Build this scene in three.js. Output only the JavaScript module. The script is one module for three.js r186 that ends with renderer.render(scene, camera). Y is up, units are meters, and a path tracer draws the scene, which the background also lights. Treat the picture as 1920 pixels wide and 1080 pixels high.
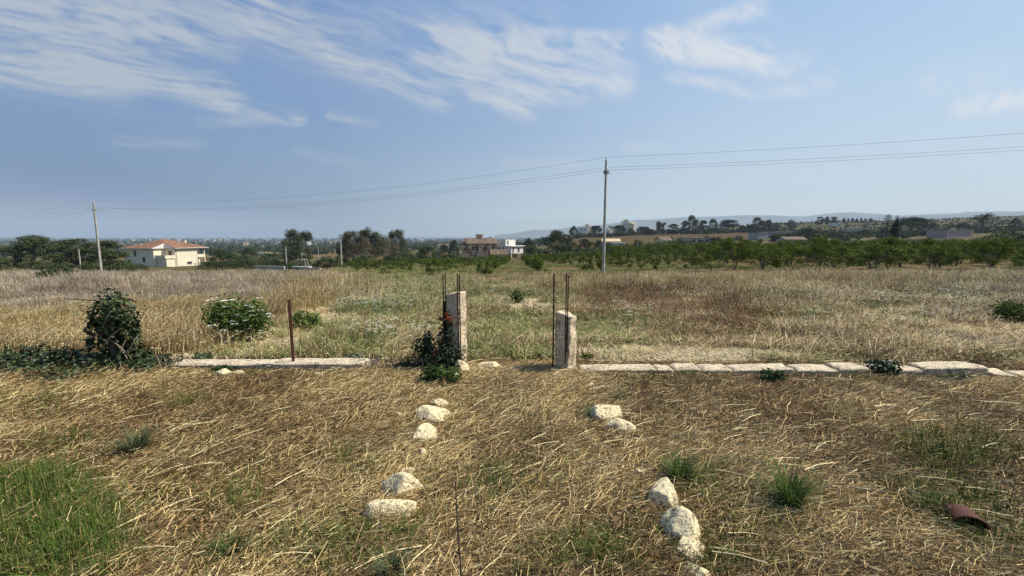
import * as THREE from 'three';
import { mergeGeometries, mergeVertices } from 'three/addons/utils/BufferGeometryUtils.js';

/* ------------------------------------------------ camera ------------------------------------------------ */
const scene = new THREE.Scene();
const EYE = 1.7, PITCH = 6.8 * Math.PI / 180, FPX = 805;            // focal length in photograph pixels
const camera = new THREE.PerspectiveCamera(2 * Math.atan(540 / FPX) * 180 / Math.PI, 16 / 9, 0.1, 90000);
camera.position.set(0, EYE, 0);
camera.rotation.set(-PITCH, 0, 0);
camera.updateMatrixWorld(true);

/* ------------------------------------------------ helpers: random numbers and noise ------------------------------------------------ */
function rng(seed) { let a = seed >>> 0; return () => { a = (a + 0x6D2B79F5) >>> 0; let t = Math.imul(a ^ (a >>> 15), 1 | a); t = (t + Math.imul(t ^ (t >>> 7), 61 | t)) ^ t; return ((t ^ (t >>> 14)) >>> 0) / 4294967296; }; }
const clamp = (x, a = 0, b = 1) => x < a ? a : x > b ? b : x;
const smooth = (a, b, x) => { const t = clamp((x - a) / (b - a)); return t * t * (3 - 2 * t); };
const lerp = (a, b, t) => a + (b - a) * t;
const hash2 = (x, y, s = 0) => { let h = Math.imul(x, 374761393) + Math.imul(y, 668265263) + Math.imul(s, 1442695041) | 0; h = Math.imul(h ^ (h >>> 13), 1274126177); return ((h ^ (h >>> 16)) >>> 0) / 4294967296; };
function vnoise(x, y, s = 0, per = 0) {
  const xi = Math.floor(x), yi = Math.floor(y), fx = x - xi, fy = y - yi, u = fx * fx * (3 - 2 * fx), v = fy * fy * (3 - 2 * fy);
  const w = per ? n => ((n % per) + per) % per : n => n;
  const a = hash2(w(xi), w(yi), s), b = hash2(w(xi + 1), w(yi), s), c = hash2(w(xi), w(yi + 1), s), d = hash2(w(xi + 1), w(yi + 1), s);
  return a + (b - a) * u + (c - a) * v + (a - b - c + d) * u * v;
}
function fbm(x, y, s = 0, oct = 4, per = 0) { let f = 0, a = 0.5, n = 0; for (let i = 0; i < oct; i++) { f += a * vnoise(x, y, s + i * 17, per); n += a; a *= 0.5; x *= 2; y *= 2; per *= 2; } return f / n; }
const noise3 = (x, y, z, s = 0) => (fbm(x + z * 0.71, y - z * 0.53, s, 3) + fbm(y + 7.1, z + x * 0.37, s + 5, 3) + fbm(z - 3.3, x - y * 0.41, s + 9, 3)) / 3;

/* ------------------------------------------------ sky, sun, exposure ------------------------------------------------ */
const EXPOSURE = 1.33, SUN = new THREE.Vector3(0.60, 0.745, -0.29).normalize();
function makeSky() {
  const W = 3072, H = 1536, data = new Float32Array(W * H * 4);
  // direction (azimuth to the right of north, elevation), in degrees, of a point of the picture plane looking north
  const dirOf = (u, v) => { const cx = (u - 960) / FPX, cy = (540 - v) / FPX, F = Math.cos(PITCH) + cy * Math.sin(PITCH), U = cy * Math.cos(PITCH) - Math.sin(PITCH); return [Math.atan2(cx, F) * 180 / Math.PI, Math.atan2(U, Math.hypot(cx, F)) * 180 / Math.PI]; };
  // cirrus: strokes along which the ice cloud lies: start, end, half width (degrees), density
  const strokes = [
    [-200, 20, 180, 115, 3.6, 1.0], [120, 95, 420, 175, 1.7, 1.05], [400, 185, 545, 222, 1.1, 0.85], [-120, -70, 300, 45, 3.4, 1.0], [220, 40, 440, 85, 1.9, 0.95], [200, -20, 480, 20, 3.0, 0.8], [0, 120, 250, 150, 1.4, 0.7],
    [440, 30, 800, 165, 2.5, 0.5], [520, -10, 1000, 70, 4.0, 0.42], [560, 60, 830, 185, 1.8, 0.6], [800, 110, 980, 190, 1.6, 0.8], [860, 100, 1165, 150, 2.4, 0.9], [820, 60, 1170, 80, 1.8, 0.7], [900, 170, 1080, 178, 1.2, 0.75], [1040, 60, 1170, 80, 1.5, 0.5],
    [1235, 80, 1420, 108, 1.5, 0.95], [1260, 75, 1430, 14, 1.1, 0.75], [1290, 90, 1350, 95, 1.2, 0.7], [1270, 142, 1400, 178, 0.8, 0.5], [1400, 182, 1560, 150, 0.8, 0.4], [1420, 130, 1500, 115, 1.3, 0.5],
    [1815, 200, 1990, 178, 1.1, 1.2], [1760, 145, 1860, 140, 1.6, 0.3], [612, 215, 690, 235, 0.7, 0.65], [220, 265, 380, 270, 0.6, 0.35], [560, 285, 680, 310, 0.7, 0.35], [380, 225, 540, 225, 0.8, 0.4],
    [950, 305, 1080, 305, 0.7, 0.45], [1180, 275, 1240, 275, 0.8, 0.3], [940, 190, 1000, 215, 1.0, 0.4], [960, 330, 1900, 300, 1.4, 0.2], [1000, 370, 1500, 350, 1.2, 0.14],
  ].map(([a, b, c, d, w, k]) => [...dirOf(a, b), ...dirOf(c, d), w, k]);
  const HZ = [[0.227, 0.314, 0.434], [0.604, 0.716, 0.768]], MI = [[0.212, 0.337, 0.54], [0.521, 0.672, 0.84]], UP = [[0.158, 0.276, 0.535], [0.365, 0.555, 0.83]], ZE = [[0.09, 0.165, 0.36], [0.17, 0.28, 0.52]], HAZE = [0.29, 0.38, 0.49];
  const sh = Math.hypot(SUN.x, SUN.z), SH = [SUN.x / sh, SUN.z / sh], curve = (x, p) => { let k = 0; while (k < p.length - 4 && x > p[k + 2]) k += 2; return lerp(p[k + 1], p[k + 3], clamp((x - p[k]) / (p[k + 2] - p[k]))); };
  for (let j = 0; j < H; j++) {
    const el = ((j + 0.5) / H - 0.5) * 180;
    for (let i = 0; i < W; i++) {
      const o = (j * W + i) * 4;
      const lon = ((i + 0.5) / W - 0.5) * 2 * Math.PI;              // equirectangular: x = cos(lon), z = sin(lon)
      const ce = Math.cos(el * Math.PI / 180), dy = Math.sin(el * Math.PI / 180), dx = ce * Math.cos(lon), dz = ce * Math.sin(lon);
      const az = Math.atan2(dx, -dz) * 180 / Math.PI;
      const cs = dx * SUN.x + dy * SUN.y + dz * SUN.z;
      const e = Math.max(el, 0.3), c = dx * SH[0] + dz * SH[1], cc = c / Math.max(ce, 1e-3);   // cosine of the angle round from the sun
      const kh = curve(cc, [-1, 0, -0.33, 0, 0.07, 0.33, 0.44, 0.76, 0.72, 0.93, 1, 1]), ku = curve(cc, [-1, 0, -0.33, 0.02, 0.07, 0.11, 0.44, 0.42, 0.72, 0.75, 1, 1.03]), kz = 0.5 + 0.5 * cs;
      const w1 = Math.pow(smooth(0, 15, e), 0.8), w2 = smooth(9, 32, e), w3 = smooth(32, 88, e), s = ku;
      const T = Math.max(0.26, Math.exp(-0.056 / Math.sin(e * Math.PI / 180))), rgb3 = [0, 0, 0];   // the haze in front of the low sky adds its own light
      for (let n = 0; n < 3; n++) {
        let q = lerp(lerp(HZ[0][n], HZ[1][n], kh), lerp(MI[0][n], MI[1][n], ku), w1); q = lerp(q, lerp(UP[0][n], UP[1][n], ku), w2); q = lerp(q, lerp(ZE[0][n], ZE[1][n], kz), w3);
        rgb3[n] = Math.max(0.05, (q / EXPOSURE - (1 - T) * HAZE[n]) / T);
      }
      let [r, g, b] = rgb3;
      if (el > -3) {
        // wisps: warped, stretched noise on a plane high above
        const q = 1 / (Math.max(dy, 0) + 0.16), px = dx * q * 3.2, py = -dz * q * 3.2;
        const wx = fbm(px * 0.9, py * 0.9, 3, 4) - 0.5, wy = fbm(px * 0.9 + 9, py * 0.9, 5, 4) - 0.5;
        const rx = px * 0.8 + py * 0.6, ry = -px * 0.6 + py * 0.8;
        const fine = fbm(rx * 1.3 + wx * 2.2, ry * 5.2 + wy * 3.2, 11, 6), broad = fbm(rx * 0.7 + wx, ry * 1.3 + wy, 23, 4), wisp = fbm(rx * 4 + wx * 6, ry * 16 + wy * 9, 37, 5);
        const wk = smooth(4, 26, el), waz = az + wx * 6 * wk, wel = el + wy * 3.4 * wk;
        let cover = 0;
        const inside = smooth(62, 52, Math.abs(az)) * smooth(44, 36, el);
        if (inside > 0) for (const [a0, e0, a1, e1, w, k] of strokes) {
          const c = Math.cos(el * Math.PI / 180), ax = (a1 - a0) * c, ay = e1 - e0, bx = (waz - a0) * c, by = wel - e0;
          const t = clamp((bx * ax + by * ay) / (ax * ax + ay * ay)), d = Math.hypot(bx - ax * t, by - ay * t) / (w * 1.3);
          if (d < 1) { const f = Math.pow(1 - d * d, 1.35); cover = 1 - (1 - cover) * (1 - clamp(k * f * (0.12 + 1.5 * (fine - 0.22) + 1.15 * (wisp - 0.46)))); }
        }
        const rest = smooth(0.50, 0.78, broad) * (0.2 + 1.2 * (fine - 0.2)) * smooth(6, 25, el) * 0.5;
        cover = clamp(Math.max(cover * inside, rest * (1 - inside)) * 1.05, 0, 0.92);
        cover = clamp(cover + smooth(0.45, 0.7, broad) * 0.06 * smooth(4, 20, el));
        const cb = lerp(0.52, 0.86, s) / EXPOSURE;
        r = lerp(r, cb * lerp(0.88, 0.95, s), cover); g = lerp(g, cb * 0.985, cover); b = lerp(b, cb * lerp(1.12, 1.04, s), cover);
      } else { const k = smooth(-3, -20, el); r = lerp(r, 0.2, k); g = lerp(g, 0.2, k); b = lerp(b, 0.18, k); }
      data[o] = r; data[o + 1] = g; data[o + 2] = b; data[o + 3] = 1;
    }
  }
  const t = new THREE.DataTexture(data, W, H, THREE.RGBAFormat, THREE.FloatType);
  t.mapping = THREE.EquirectangularReflectionMapping; t.magFilter = t.minFilter = THREE.LinearFilter; t.needsUpdate = true;
  return t;
}
scene.background = scene.environment = makeSky();
scene.backgroundIntensity = scene.environmentIntensity = 1;
const sun = new THREE.DirectionalLight(new THREE.Color(1, 0.91, 0.77), 5);
sun.position.copy(SUN).multiplyScalar(200); sun.castShadow = true;
sun.shadow.mapSize.set(4096, 4096);
Object.assign(sun.shadow.camera, { left: -120, right: 120, top: 120, bottom: -120, near: 1, far: 600 });
sun.target.position.set(0, 0, -40); scene.add(sun, sun.target);
const renderer = new THREE.WebGLRenderer({ antialias: true });
renderer.toneMapping = THREE.LinearToneMapping; renderer.toneMappingExposure = EXPOSURE;
renderer.shadowMap.enabled = true;
scene.fog = new THREE.FogExp2(new THREE.Color(0.64, 0.81, 1.0), 0.00013);

/* ------------------------------------------------ terrain heights ------------------------------------------------ */
const TD = [0, 6, 20, 35, 55, 100, 140, 170, 220, 350, 500, 800, 1500, 3000, 9000];
const TT = [-1.3, -0.6, 0, 0.17, 0.35, 0.7, 1.3];
const TH = [
  [0, 0, -0.7, -1.6, -2.8, -6, -8.4, -10, -12.5, -17, -20, -23, -26, -29, -30], [0, 0, -0.7, -1.6, -2.8, -5.8, -8.2, -9.6, -12, -16, -19, -23, -26, -29, -30],
  [0, 0, -0.7, -1.6, -2.4, -4.4, -6, -7.3, -8.5, -11, -14, -18, -24, -29, -30], [0, 0, -0.65, -1.5, -2.1, -3.6, -4.6, -5, -4.5, -0.9, 1, 5.7, 0, -20, -30],
  [0, 0, -0.6, -1.4, -1.9, -2.8, -3.2, -3.2, -2.4, 0.6, 5.4, 11.7, 5, -15, -30], [0, 0, -0.5, -1.3, -1.8, -2.2, -2.1, -1.6, -0.5, 3.4, 10.4, 27.5, 15, -5, -30],
  [0, 0, -0.5, -1.3, -1.8, -1.9, -1.2, 0.3, 2.8, 8.7, 17.8, 40.5, 45, 10, -30]];
const TL = TD.map(d => Math.log(d + 4));
function column(c, l) {
  const n = TL.length; if (l <= TL[0]) return c[0]; if (l >= TL[n - 1]) return c[n - 1];
  let i = 0; while (l > TL[i + 1]) i++;
  const h = TL[i + 1] - TL[i], t = (l - TL[i]) / h;
  const slope = k => k <= 0 || k >= n - 1 ? 0 : (c[k + 1] - c[k - 1]) / (TL[k + 1] - TL[k - 1]);
  const t2 = t * t, t3 = t2 * t;
  return (2 * t3 - 3 * t2 + 1) * c[i] + (t3 - 2 * t2 + t) * h * slope(i) + (-2 * t3 + 3 * t2) * c[i + 1] + (t3 - t2) * h * slope(i + 1);
}
function height(x, D) {                                             // D: metres north of the camera (z = -D)
  const l = Math.log(Math.max(D, 0) + 4), t = clamp(x / (Math.max(D, 0) + 3), -1.3, 1.2999);
  let i = 0; while (t > TT[i + 1]) i++;
  const f = (t - TT[i]) / (TT[i + 1] - TT[i]), g = f * f * (3 - 2 * f);
  const y = lerp(column(TH[i], l), column(TH[i + 1], l), g);
  const k = clamp(D / 40);
  return y + (fbm(x * 0.35 + 40, D * 0.35, 71, 3) - 0.5) * lerp(0.10, 0.5, k) * smooth(1500, 700, D) + (fbm(x * 0.012 + 9, D * 0.012, 77, 3) - 0.5) * 3 * smooth(120, 400, D) * smooth(5000, 2000, D);
}
/* where things stand, read off the photograph: column u, row v (pixels) and metres north D */
function pt(u, v, D) { const cx = (u - 960) / FPX, cy = (540 - v) / FPX, F = Math.cos(PITCH) + cy * Math.sin(PITCH), U = cy * Math.cos(PITCH) - Math.sin(PITCH); return new THREE.Vector3(cx * D / F, EYE + U * D / F, -D); }
function ground(u, D) { let y = 0, x = 0; for (let i = 0; i < 3; i++) { const zc = D * Math.cos(PITCH) + (EYE - y) * Math.sin(PITCH); x = (u - 960) / FPX * zc; y = height(x, D); } return new THREE.Vector3(x, y, -D); }
function onGround(u, v, far = 60) { let lo = 0.8, p; for (let D = lo; D < far; D *= 1.004) { p = pt(u, v, D); if (p.y <= height(p.x, D)) break; } p.y = height(p.x, -p.z); return p; }
function metres(px, D, y = 0) { return px * (D * Math.cos(PITCH) + (EYE - y) * Math.sin(PITCH)) / FPX; }
function pixel(x, y, z) { const D = -z, zc = D * Math.cos(PITCH) + (EYE - y) * Math.sin(PITCH), yc = (y - EYE) * Math.cos(PITCH) + D * Math.sin(PITCH); return [960 + FPX * x / zc, 540 - FPX * yc / zc]; }

/* ------------------------------------------------ helpers: names, labels, geometry ------------------------------------------------ */
const taken = new Map();
function numbered(n) { const k = taken.get(n) || 0; taken.set(n, k + 1); return k ? `${n}_${String(k).padStart(3, '0')}` : n; }
function tag(o, label, category, group, kind) { o.userData.label = label; o.userData.category = category; if (group) o.userData.group = group; if (kind) o.userData.kind = kind; return o; }
function top(name, label, category, group, kind) { const g = new THREE.Group(); g.name = numbered(name); scene.add(g); return tag(g, label, category, group, kind); }
function mesh(name, geo, mat, parent) { const m = new THREE.Mesh(geo, mat); m.name = parent ? name : numbered(name); m.castShadow = m.receiveShadow = true; (parent || scene).add(m); return m; }
const ORD = ['first', 'second', 'third', 'fourth', 'fifth', 'sixth', 'seventh', 'eighth', 'ninth', 'tenth', 'eleventh', 'twelfth', 'thirteenth', 'fourteenth', 'fifteenth', 'sixteenth', 'seventeenth', 'eighteenth', 'nineteenth', 'twentieth'];

class Shape {                                                       // collects triangles with a colour each
  constructor() { this.p = []; this.c = []; this.i = []; }
  v(x, y, z, c) { this.p.push(x, y, z); this.c.push(c[0], c[1], c[2]); return this.p.length / 3 - 1; }
  tri(a, b, c) { this.i.push(a, b, c); }
  quad(a, b, c, d) { this.i.push(a, b, c, a, c, d); }
  tube(pts, radii, c, n = 6, cap = true) {
    let prev = null; const rings = [];
    for (let k = 0; k < pts.length; k++) {
      const t = new THREE.Vector3().subVectors(pts[Math.min(k + 1, pts.length - 1)], pts[Math.max(k - 1, 0)]).normalize();
      const s = prev ? prev.clone() : Math.abs(t.y) < 0.9 ? new THREE.Vector3(0, 1, 0) : new THREE.Vector3(1, 0, 0);
      const a = s.sub(t.clone().multiplyScalar(s.dot(t))).normalize(), b = new THREE.Vector3().crossVectors(t, a); prev = a.clone();
      const ring = [];
      for (let j = 0; j < n; j++) { const w = j / n * Math.PI * 2, r = radii[k] * (0.92 + 0.16 * hash2(k, j, 3)); ring.push(this.v(pts[k].x + (a.x * Math.cos(w) + b.x * Math.sin(w)) * r, pts[k].y + (a.y * Math.cos(w) + b.y * Math.sin(w)) * r, pts[k].z + (a.z * Math.cos(w) + b.z * Math.sin(w)) * r, c)); }
      rings.push(ring);
    }
    for (let k = 0; k + 1 < rings.length; k++) for (let j = 0; j < n; j++) this.quad(rings[k][j], rings[k][(j + 1) % n], rings[k + 1][(j + 1) % n], rings[k + 1][j]);
    if (cap) for (const [r, p] of [[rings[0], pts[0]], [rings[rings.length - 1], pts[pts.length - 1]]]) { const m = this.v(p.x, p.y, p.z, c); for (let j = 0; j < n; j++) this.tri(m, r[j], r[(j + 1) % n]); }
  }
  leaf(P, n, t, len, wid, c, fold = 0.25) {                         // a folded leaf at P along t, facing n
    const b = new THREE.Vector3().crossVectors(n, t).normalize();
    const mx = P.x + t.x * len * 0.45, my = P.y + t.y * len * 0.45, mz = P.z + t.z * len * 0.45, f = fold * wid;
    const a = this.v(P.x, P.y, P.z, c), e = this.v(P.x + t.x * len, P.y + t.y * len, P.z + t.z * len, c);
    const l = this.v(mx + b.x * wid / 2 + n.x * f, my + b.y * wid / 2 + n.y * f, mz + b.z * wid / 2 + n.z * f, c), r = this.v(mx - b.x * wid / 2 + n.x * f, my - b.y * wid / 2 + n.y * f, mz - b.z * wid / 2 + n.z * f, c);
    this.tri(a, e, l); this.tri(a, r, e);
  }
  blade(x, y, z, h, w, ang, bend, c, c2 = c, segs = 3) {            // a grass blade
    const dx = Math.cos(ang), dz = Math.sin(ang); let pa = -1, pb = -1;
    for (let k = 0; k <= segs; k++) {
      const t = k / segs, out = bend * t * t * h, yy = y + h * t * (1 - 0.35 * Math.min(1, Math.abs(bend)) * t), ww = w * (1 - t * 0.85) / 2, cc = [lerp(c[0], c2[0], t), lerp(c[1], c2[1], t), lerp(c[2], c2[2], t)];
      const a = this.v(x + dx * out - dz * ww, yy, z + dz * out + dx * ww, cc), b = this.v(x + dx * out + dz * ww, yy, z + dz * out - dx * ww, cc);
      if (k) this.quad(pa, pb, b, a); pa = a; pb = b;
    }
    return [x + dx * bend * h, y + h * (1 - 0.35 * Math.min(1, Math.abs(bend))), z + dz * bend * h];
  }
  geo(smoothed = false) {
    const g = new THREE.BufferGeometry();
    g.setAttribute('position', new THREE.Float32BufferAttribute(this.p, 3)); g.setAttribute('color', new THREE.Float32BufferAttribute(this.c, 3)); g.setIndex(this.i);
    if (smoothed) g.computeVertexNormals();
    return g;
  }
}
function boxUV(g, k = 1) {                                          // uv in metres, by the axis a face points along
  g = g.index ? g.toNonIndexed() : g; const p = g.attributes.position, uv = new Float32Array(p.count * 2), a = new THREE.Vector3(), b = new THREE.Vector3(), c = new THREE.Vector3();
  for (let i = 0; i < p.count; i += 3) {
    a.fromBufferAttribute(p, i); b.fromBufferAttribute(p, i + 1); c.fromBufferAttribute(p, i + 2);
    const n = new THREE.Vector3().crossVectors(b.clone().sub(a), c.clone().sub(a)); const ax = Math.abs(n.x), ay = Math.abs(n.y), az = Math.abs(n.z);
    for (let j = 0; j < 3; j++) { const x = p.getX(i + j), y = p.getY(i + j), z = p.getZ(i + j); const [u, v] = ay >= ax && ay >= az ? [x, z] : ax >= az ? [z, y] : [x, y]; uv[(i + j) * 2] = u * k; uv[(i + j) * 2 + 1] = v * k; }
  }
  g.setAttribute('uv', new THREE.BufferAttribute(uv, 2)); return g;
}
function box(x0, x1, y0, y1, z0, z1) { const g = new THREE.BoxGeometry(x1 - x0, y1 - y0, z1 - z0); g.translate((x0 + x1) / 2, (y0 + y1) / 2, (z0 + z1) / 2); return boxUV(g, 0.5); }
function rough(g, amp, freq, seed, warp) {                          // weathered surface: shared corners pushed by noise
  g.deleteAttribute('uv'); g.deleteAttribute('normal'); g = mergeVertices(g, 1e-5); g.computeVertexNormals();
  const p = g.attributes.position, n = g.attributes.normal;
  for (let i = 0; i < p.count; i++) {
    const x = p.getX(i), y = p.getY(i), z = p.getZ(i); let d = (noise3(x * freq, y * freq, z * freq, seed) - 0.5) * 2 * amp;
    d += (noise3(x * freq * 3.3, y * freq * 3.3, z * freq * 3.3, seed + 3) - 0.5) * amp * 0.8;
    const q = warp ? warp(x, y, z) : [x, y, z];
    p.setXYZ(i, q[0] + n.getX(i) * d, q[1] + n.getY(i) * d, q[2] + n.getZ(i) * d);
  }
  g.computeVertexNormals(); return boxUV(g, 1);
}
function tex(size, per, fn, repeat = 1, srgb = true) {             // fn(u, v) -> [r, g, b]; u, v run over 0..per and repeat
  const d = new Uint8Array(size * size * 4);
  for (let j = 0; j < size; j++) for (let i = 0; i < size; i++) { const c = fn(i / size * per, j / size * per), o = (j * size + i) * 4; d[o] = clamp(c[0]) * 255; d[o + 1] = clamp(c[1]) * 255; d[o + 2] = clamp(c[2]) * 255; d[o + 3] = 255; }
  const t = new THREE.DataTexture(d, size, size); t.wrapS = t.wrapT = THREE.RepeatWrapping; t.magFilter = THREE.LinearFilter; t.minFilter = THREE.LinearMipmapLinearFilter; t.generateMipmaps = true;
  if (srgb) t.colorSpace = THREE.SRGBColorSpace; t.repeat.set(repeat, repeat); t.needsUpdate = true; return t;
}
const std = (o) => new THREE.MeshStandardMaterial({ roughness: 0.92, side: THREE.DoubleSide, ...o });
const rgb = (r, g, b) => new THREE.Color().setRGB(r, g, b);

/* ------------------------------------------------ materials ------------------------------------------------ */
const soilTex = tex(1024, 8, (u, v) => {
  const a = fbm(u * 1, v * 1, 1, 5, 8), b = fbm(u * 6, v * 6, 2, 4, 48), c = vnoise(u * 40, v * 40, 3, 320), s = vnoise(u * 24 + fbm(u * 3, v * 3, 8, 2, 24) * 3, v * 90, 6, 192 * 3.75 | 0);
  const k = 0.55 + 0.35 * a + 0.35 * (b - 0.5) + 0.25 * (c - 0.5), st = smooth(0.62, 0.9, s) * 0.22;
  return [k * 0.98 + st, k * 0.93 + st * 0.85, k * 0.86 + st * 0.5];
}, 0.25);
const soilBump = tex(512, 8, (u, v) => { const k = fbm(u * 4, v * 4, 12, 5, 32); return [k, k, k]; }, 0.5, false);
const concreteTex = tex(512, 4, (u, v) => {
  const a = fbm(u * 2, v * 2, 31, 5, 8), b = fbm(u * 12, v * 12, 32, 3, 48), p = smooth(0.72, 0.8, vnoise(u * 22, v * 22, 33, 88)), lich = smooth(0.58, 0.7, fbm(u * 5, v * 5, 35, 4, 20));
  const k = 0.83 + 0.30 * (a - 0.5) + 0.24 * (b - 0.5) - p * 0.22; return [k * lerp(1, 0.80, lich), k * lerp(0.965, 0.77, lich), k * lerp(0.90, 0.68, lich)];
}, 1.5);
const concreteBump = tex(512, 4, (u, v) => { const k = fbm(u * 6, v * 6, 41, 5, 24) * 0.7 + 0.3 * (1 - smooth(0.66, 0.8, vnoise(u * 22, v * 22, 33, 88))); return [k, k, k]; }, 1.5, false);
const limeTex = tex(512, 4, (u, v) => {
  const a = fbm(u * 2, v * 2, 51, 5, 8), b = fbm(u * 10, v * 10, 52, 4, 40), l = smooth(0.60, 0.70, fbm(u * 4, v * 4, 55, 5, 16));
  const k = 0.90 + 0.2 * (a - 0.5) + 0.28 * (b - 0.5); return [lerp(k, 0.45, l * 0.6), lerp(k * 0.955, 0.42, l * 0.6), lerp(k * 0.83, 0.35, l * 0.6)];
}, 3);
const rustTex = tex(256, 4, (u, v) => { const a = fbm(u * 3, v * 3, 61, 5, 12), b = fbm(u * 14, v * 14, 63, 3, 56); return [0.30 + 0.22 * (a - 0.3) + 0.12 * b, 0.165 + 0.10 * (a - 0.3) + 0.06 * b, 0.11 + 0.05 * b]; }, 6);
const plasterTex = tex(512, 4, (u, v) => {
  const a = fbm(u * 1, v * 1, 81, 5, 4), b = fbm(u * 8, v * 8, 82, 4, 32), st = smooth(0.52, 0.72, fbm(u * 6, v * 0.7 + 3, 83, 4, 24) * 0.7 + a * 0.3);
  const k = 0.90 + 0.12 * (a - 0.5) + 0.08 * (b - 0.5); return [lerp(k, 0.70, st * 0.3), lerp(k, 0.67, st * 0.3), lerp(k, 0.60, st * 0.3)];
}, 0.25);
const ruinTex = tex(512, 4, (u, v) => {
  const a = fbm(u * 1.5, v * 1.5, 91, 5, 6), b = fbm(u * 10, v * 10, 92, 4, 40), off = smooth(0.50, 0.56, a), c = vnoise(u * 14, v * 20, 94, 56);
  const k = 0.80 + 0.25 * (b - 0.5), r = 0.50 + 0.25 * (c - 0.5) + 0.1 * b; return [lerp(k, r, off), lerp(k * 0.93, r * 0.86, off), lerp(k * 0.83, r * 0.70, off)];
}, 0.25);
const tileTex = tex(512, 4, (u, v) => {
  const a = fbm(u * 2, v * 2, 101, 4, 8), c = hash2(Math.floor(u * 16), Math.floor(v * 10), 3), ridge = 0.5 + 0.5 * Math.cos(u * 16 * 2 * Math.PI);
  const k = 0.78 + 0.3 * (c - 0.5) + 0.35 * (a - 0.5) + 0.1 * ridge; return [k, k * 0.95, k * 0.9];
}, 0.25);
const matte = (o) => new THREE.MeshPhysicalMaterial({ roughness: 0.9, specularIntensity: 0.25, side: THREE.DoubleSide, ...o });
const M = {
  soil: matte({ map: soilTex, bumpMap: soilBump, bumpScale: 0.03, vertexColors: true, roughness: 1 }),
  concrete: std({ map: concreteTex, bumpMap: concreteBump, bumpScale: 0.012, color: rgb(0.90, 0.82, 0.68) }),
  lime: std({ map: limeTex, bumpMap: concreteBump, bumpScale: 0.012, color: rgb(0.90, 0.85, 0.72) }),
  rust: std({ map: rustTex, color: rgb(0.46, 0.40, 0.34), roughness: 0.8, metalness: 0.15 }),
  iron: std({ map: rustTex, color: rgb(0.20, 0.21, 0.24), roughness: 0.7, metalness: 0.3 }),
  bark: std({ vertexColors: true, roughness: 0.95 }),
  veg: matte({ vertexColors: true }),
  straw: matte({ vertexColors: true, roughness: 0.7, specularIntensity: 0.4 }),
  leafy: new THREE.MeshPhysicalMaterial({ vertexColors: true, roughness: 0.85, specularIntensity: 0.25, transmission: 0.25, thickness: 0, side: THREE.DoubleSide }),
  ivy: matte({ vertexColors: true, roughness: 0.5, specularIntensity: 0.6 }),
  pole: std({ map: concreteTex, color: rgb(0.66, 0.69, 0.71), roughness: 0.85 }),
  steel: std({ color: rgb(0.30, 0.31, 0.32), roughness: 0.55, metalness: 0.6 }),
  glassy: std({ color: rgb(0.75, 0.78, 0.78), roughness: 0.25 }),
  wire: std({ color: rgb(0.12, 0.13, 0.14), roughness: 0.7 }),
  plaster: std({ map: plasterTex, color: rgb(0.92, 0.85, 0.66) }),
  white: std({ map: plasterTex, color: rgb(0.86, 0.84, 0.78) }),
  grey: std({ map: plasterTex, color: rgb(0.48, 0.46, 0.43) }),
  pink: std({ map: plasterTex, color: rgb(0.50, 0.40, 0.38) }),
  cream: std({ map: plasterTex, color: rgb(0.78, 0.62, 0.38) }),
  ruin: std({ map: ruinTex, color: rgb(0.95, 0.87, 0.74) }),
  tiles: std({ map: tileTex, color: rgb(0.31, 0.17, 0.105) }),
  oldTiles: std({ map: tileTex, color: rgb(0.21, 0.165, 0.12) }),
  pane: std({ color: rgb(0.03, 0.03, 0.035), roughness: 0.2 }),
  wood: std({ color: rgb(0.16, 0.09, 0.05), roughness: 0.7 }),
  frame: std({ color: rgb(0.45, 0.42, 0.38), roughness: 0.7 }),
  sea: std({ color: rgb(0.05, 0.10, 0.15), roughness: 0.35 }),
  hill: std({ vertexColors: true, roughness: 1 }),
  carPaint: new THREE.MeshPhysicalMaterial({ color: rgb(0.75, 0.76, 0.77), roughness: 0.35, clearcoat: 0.8 }),
  rubber: std({ color: rgb(0.02, 0.02, 0.02) }),
  flower: std({ vertexColors: true, roughness: 0.8 }),
};

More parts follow.
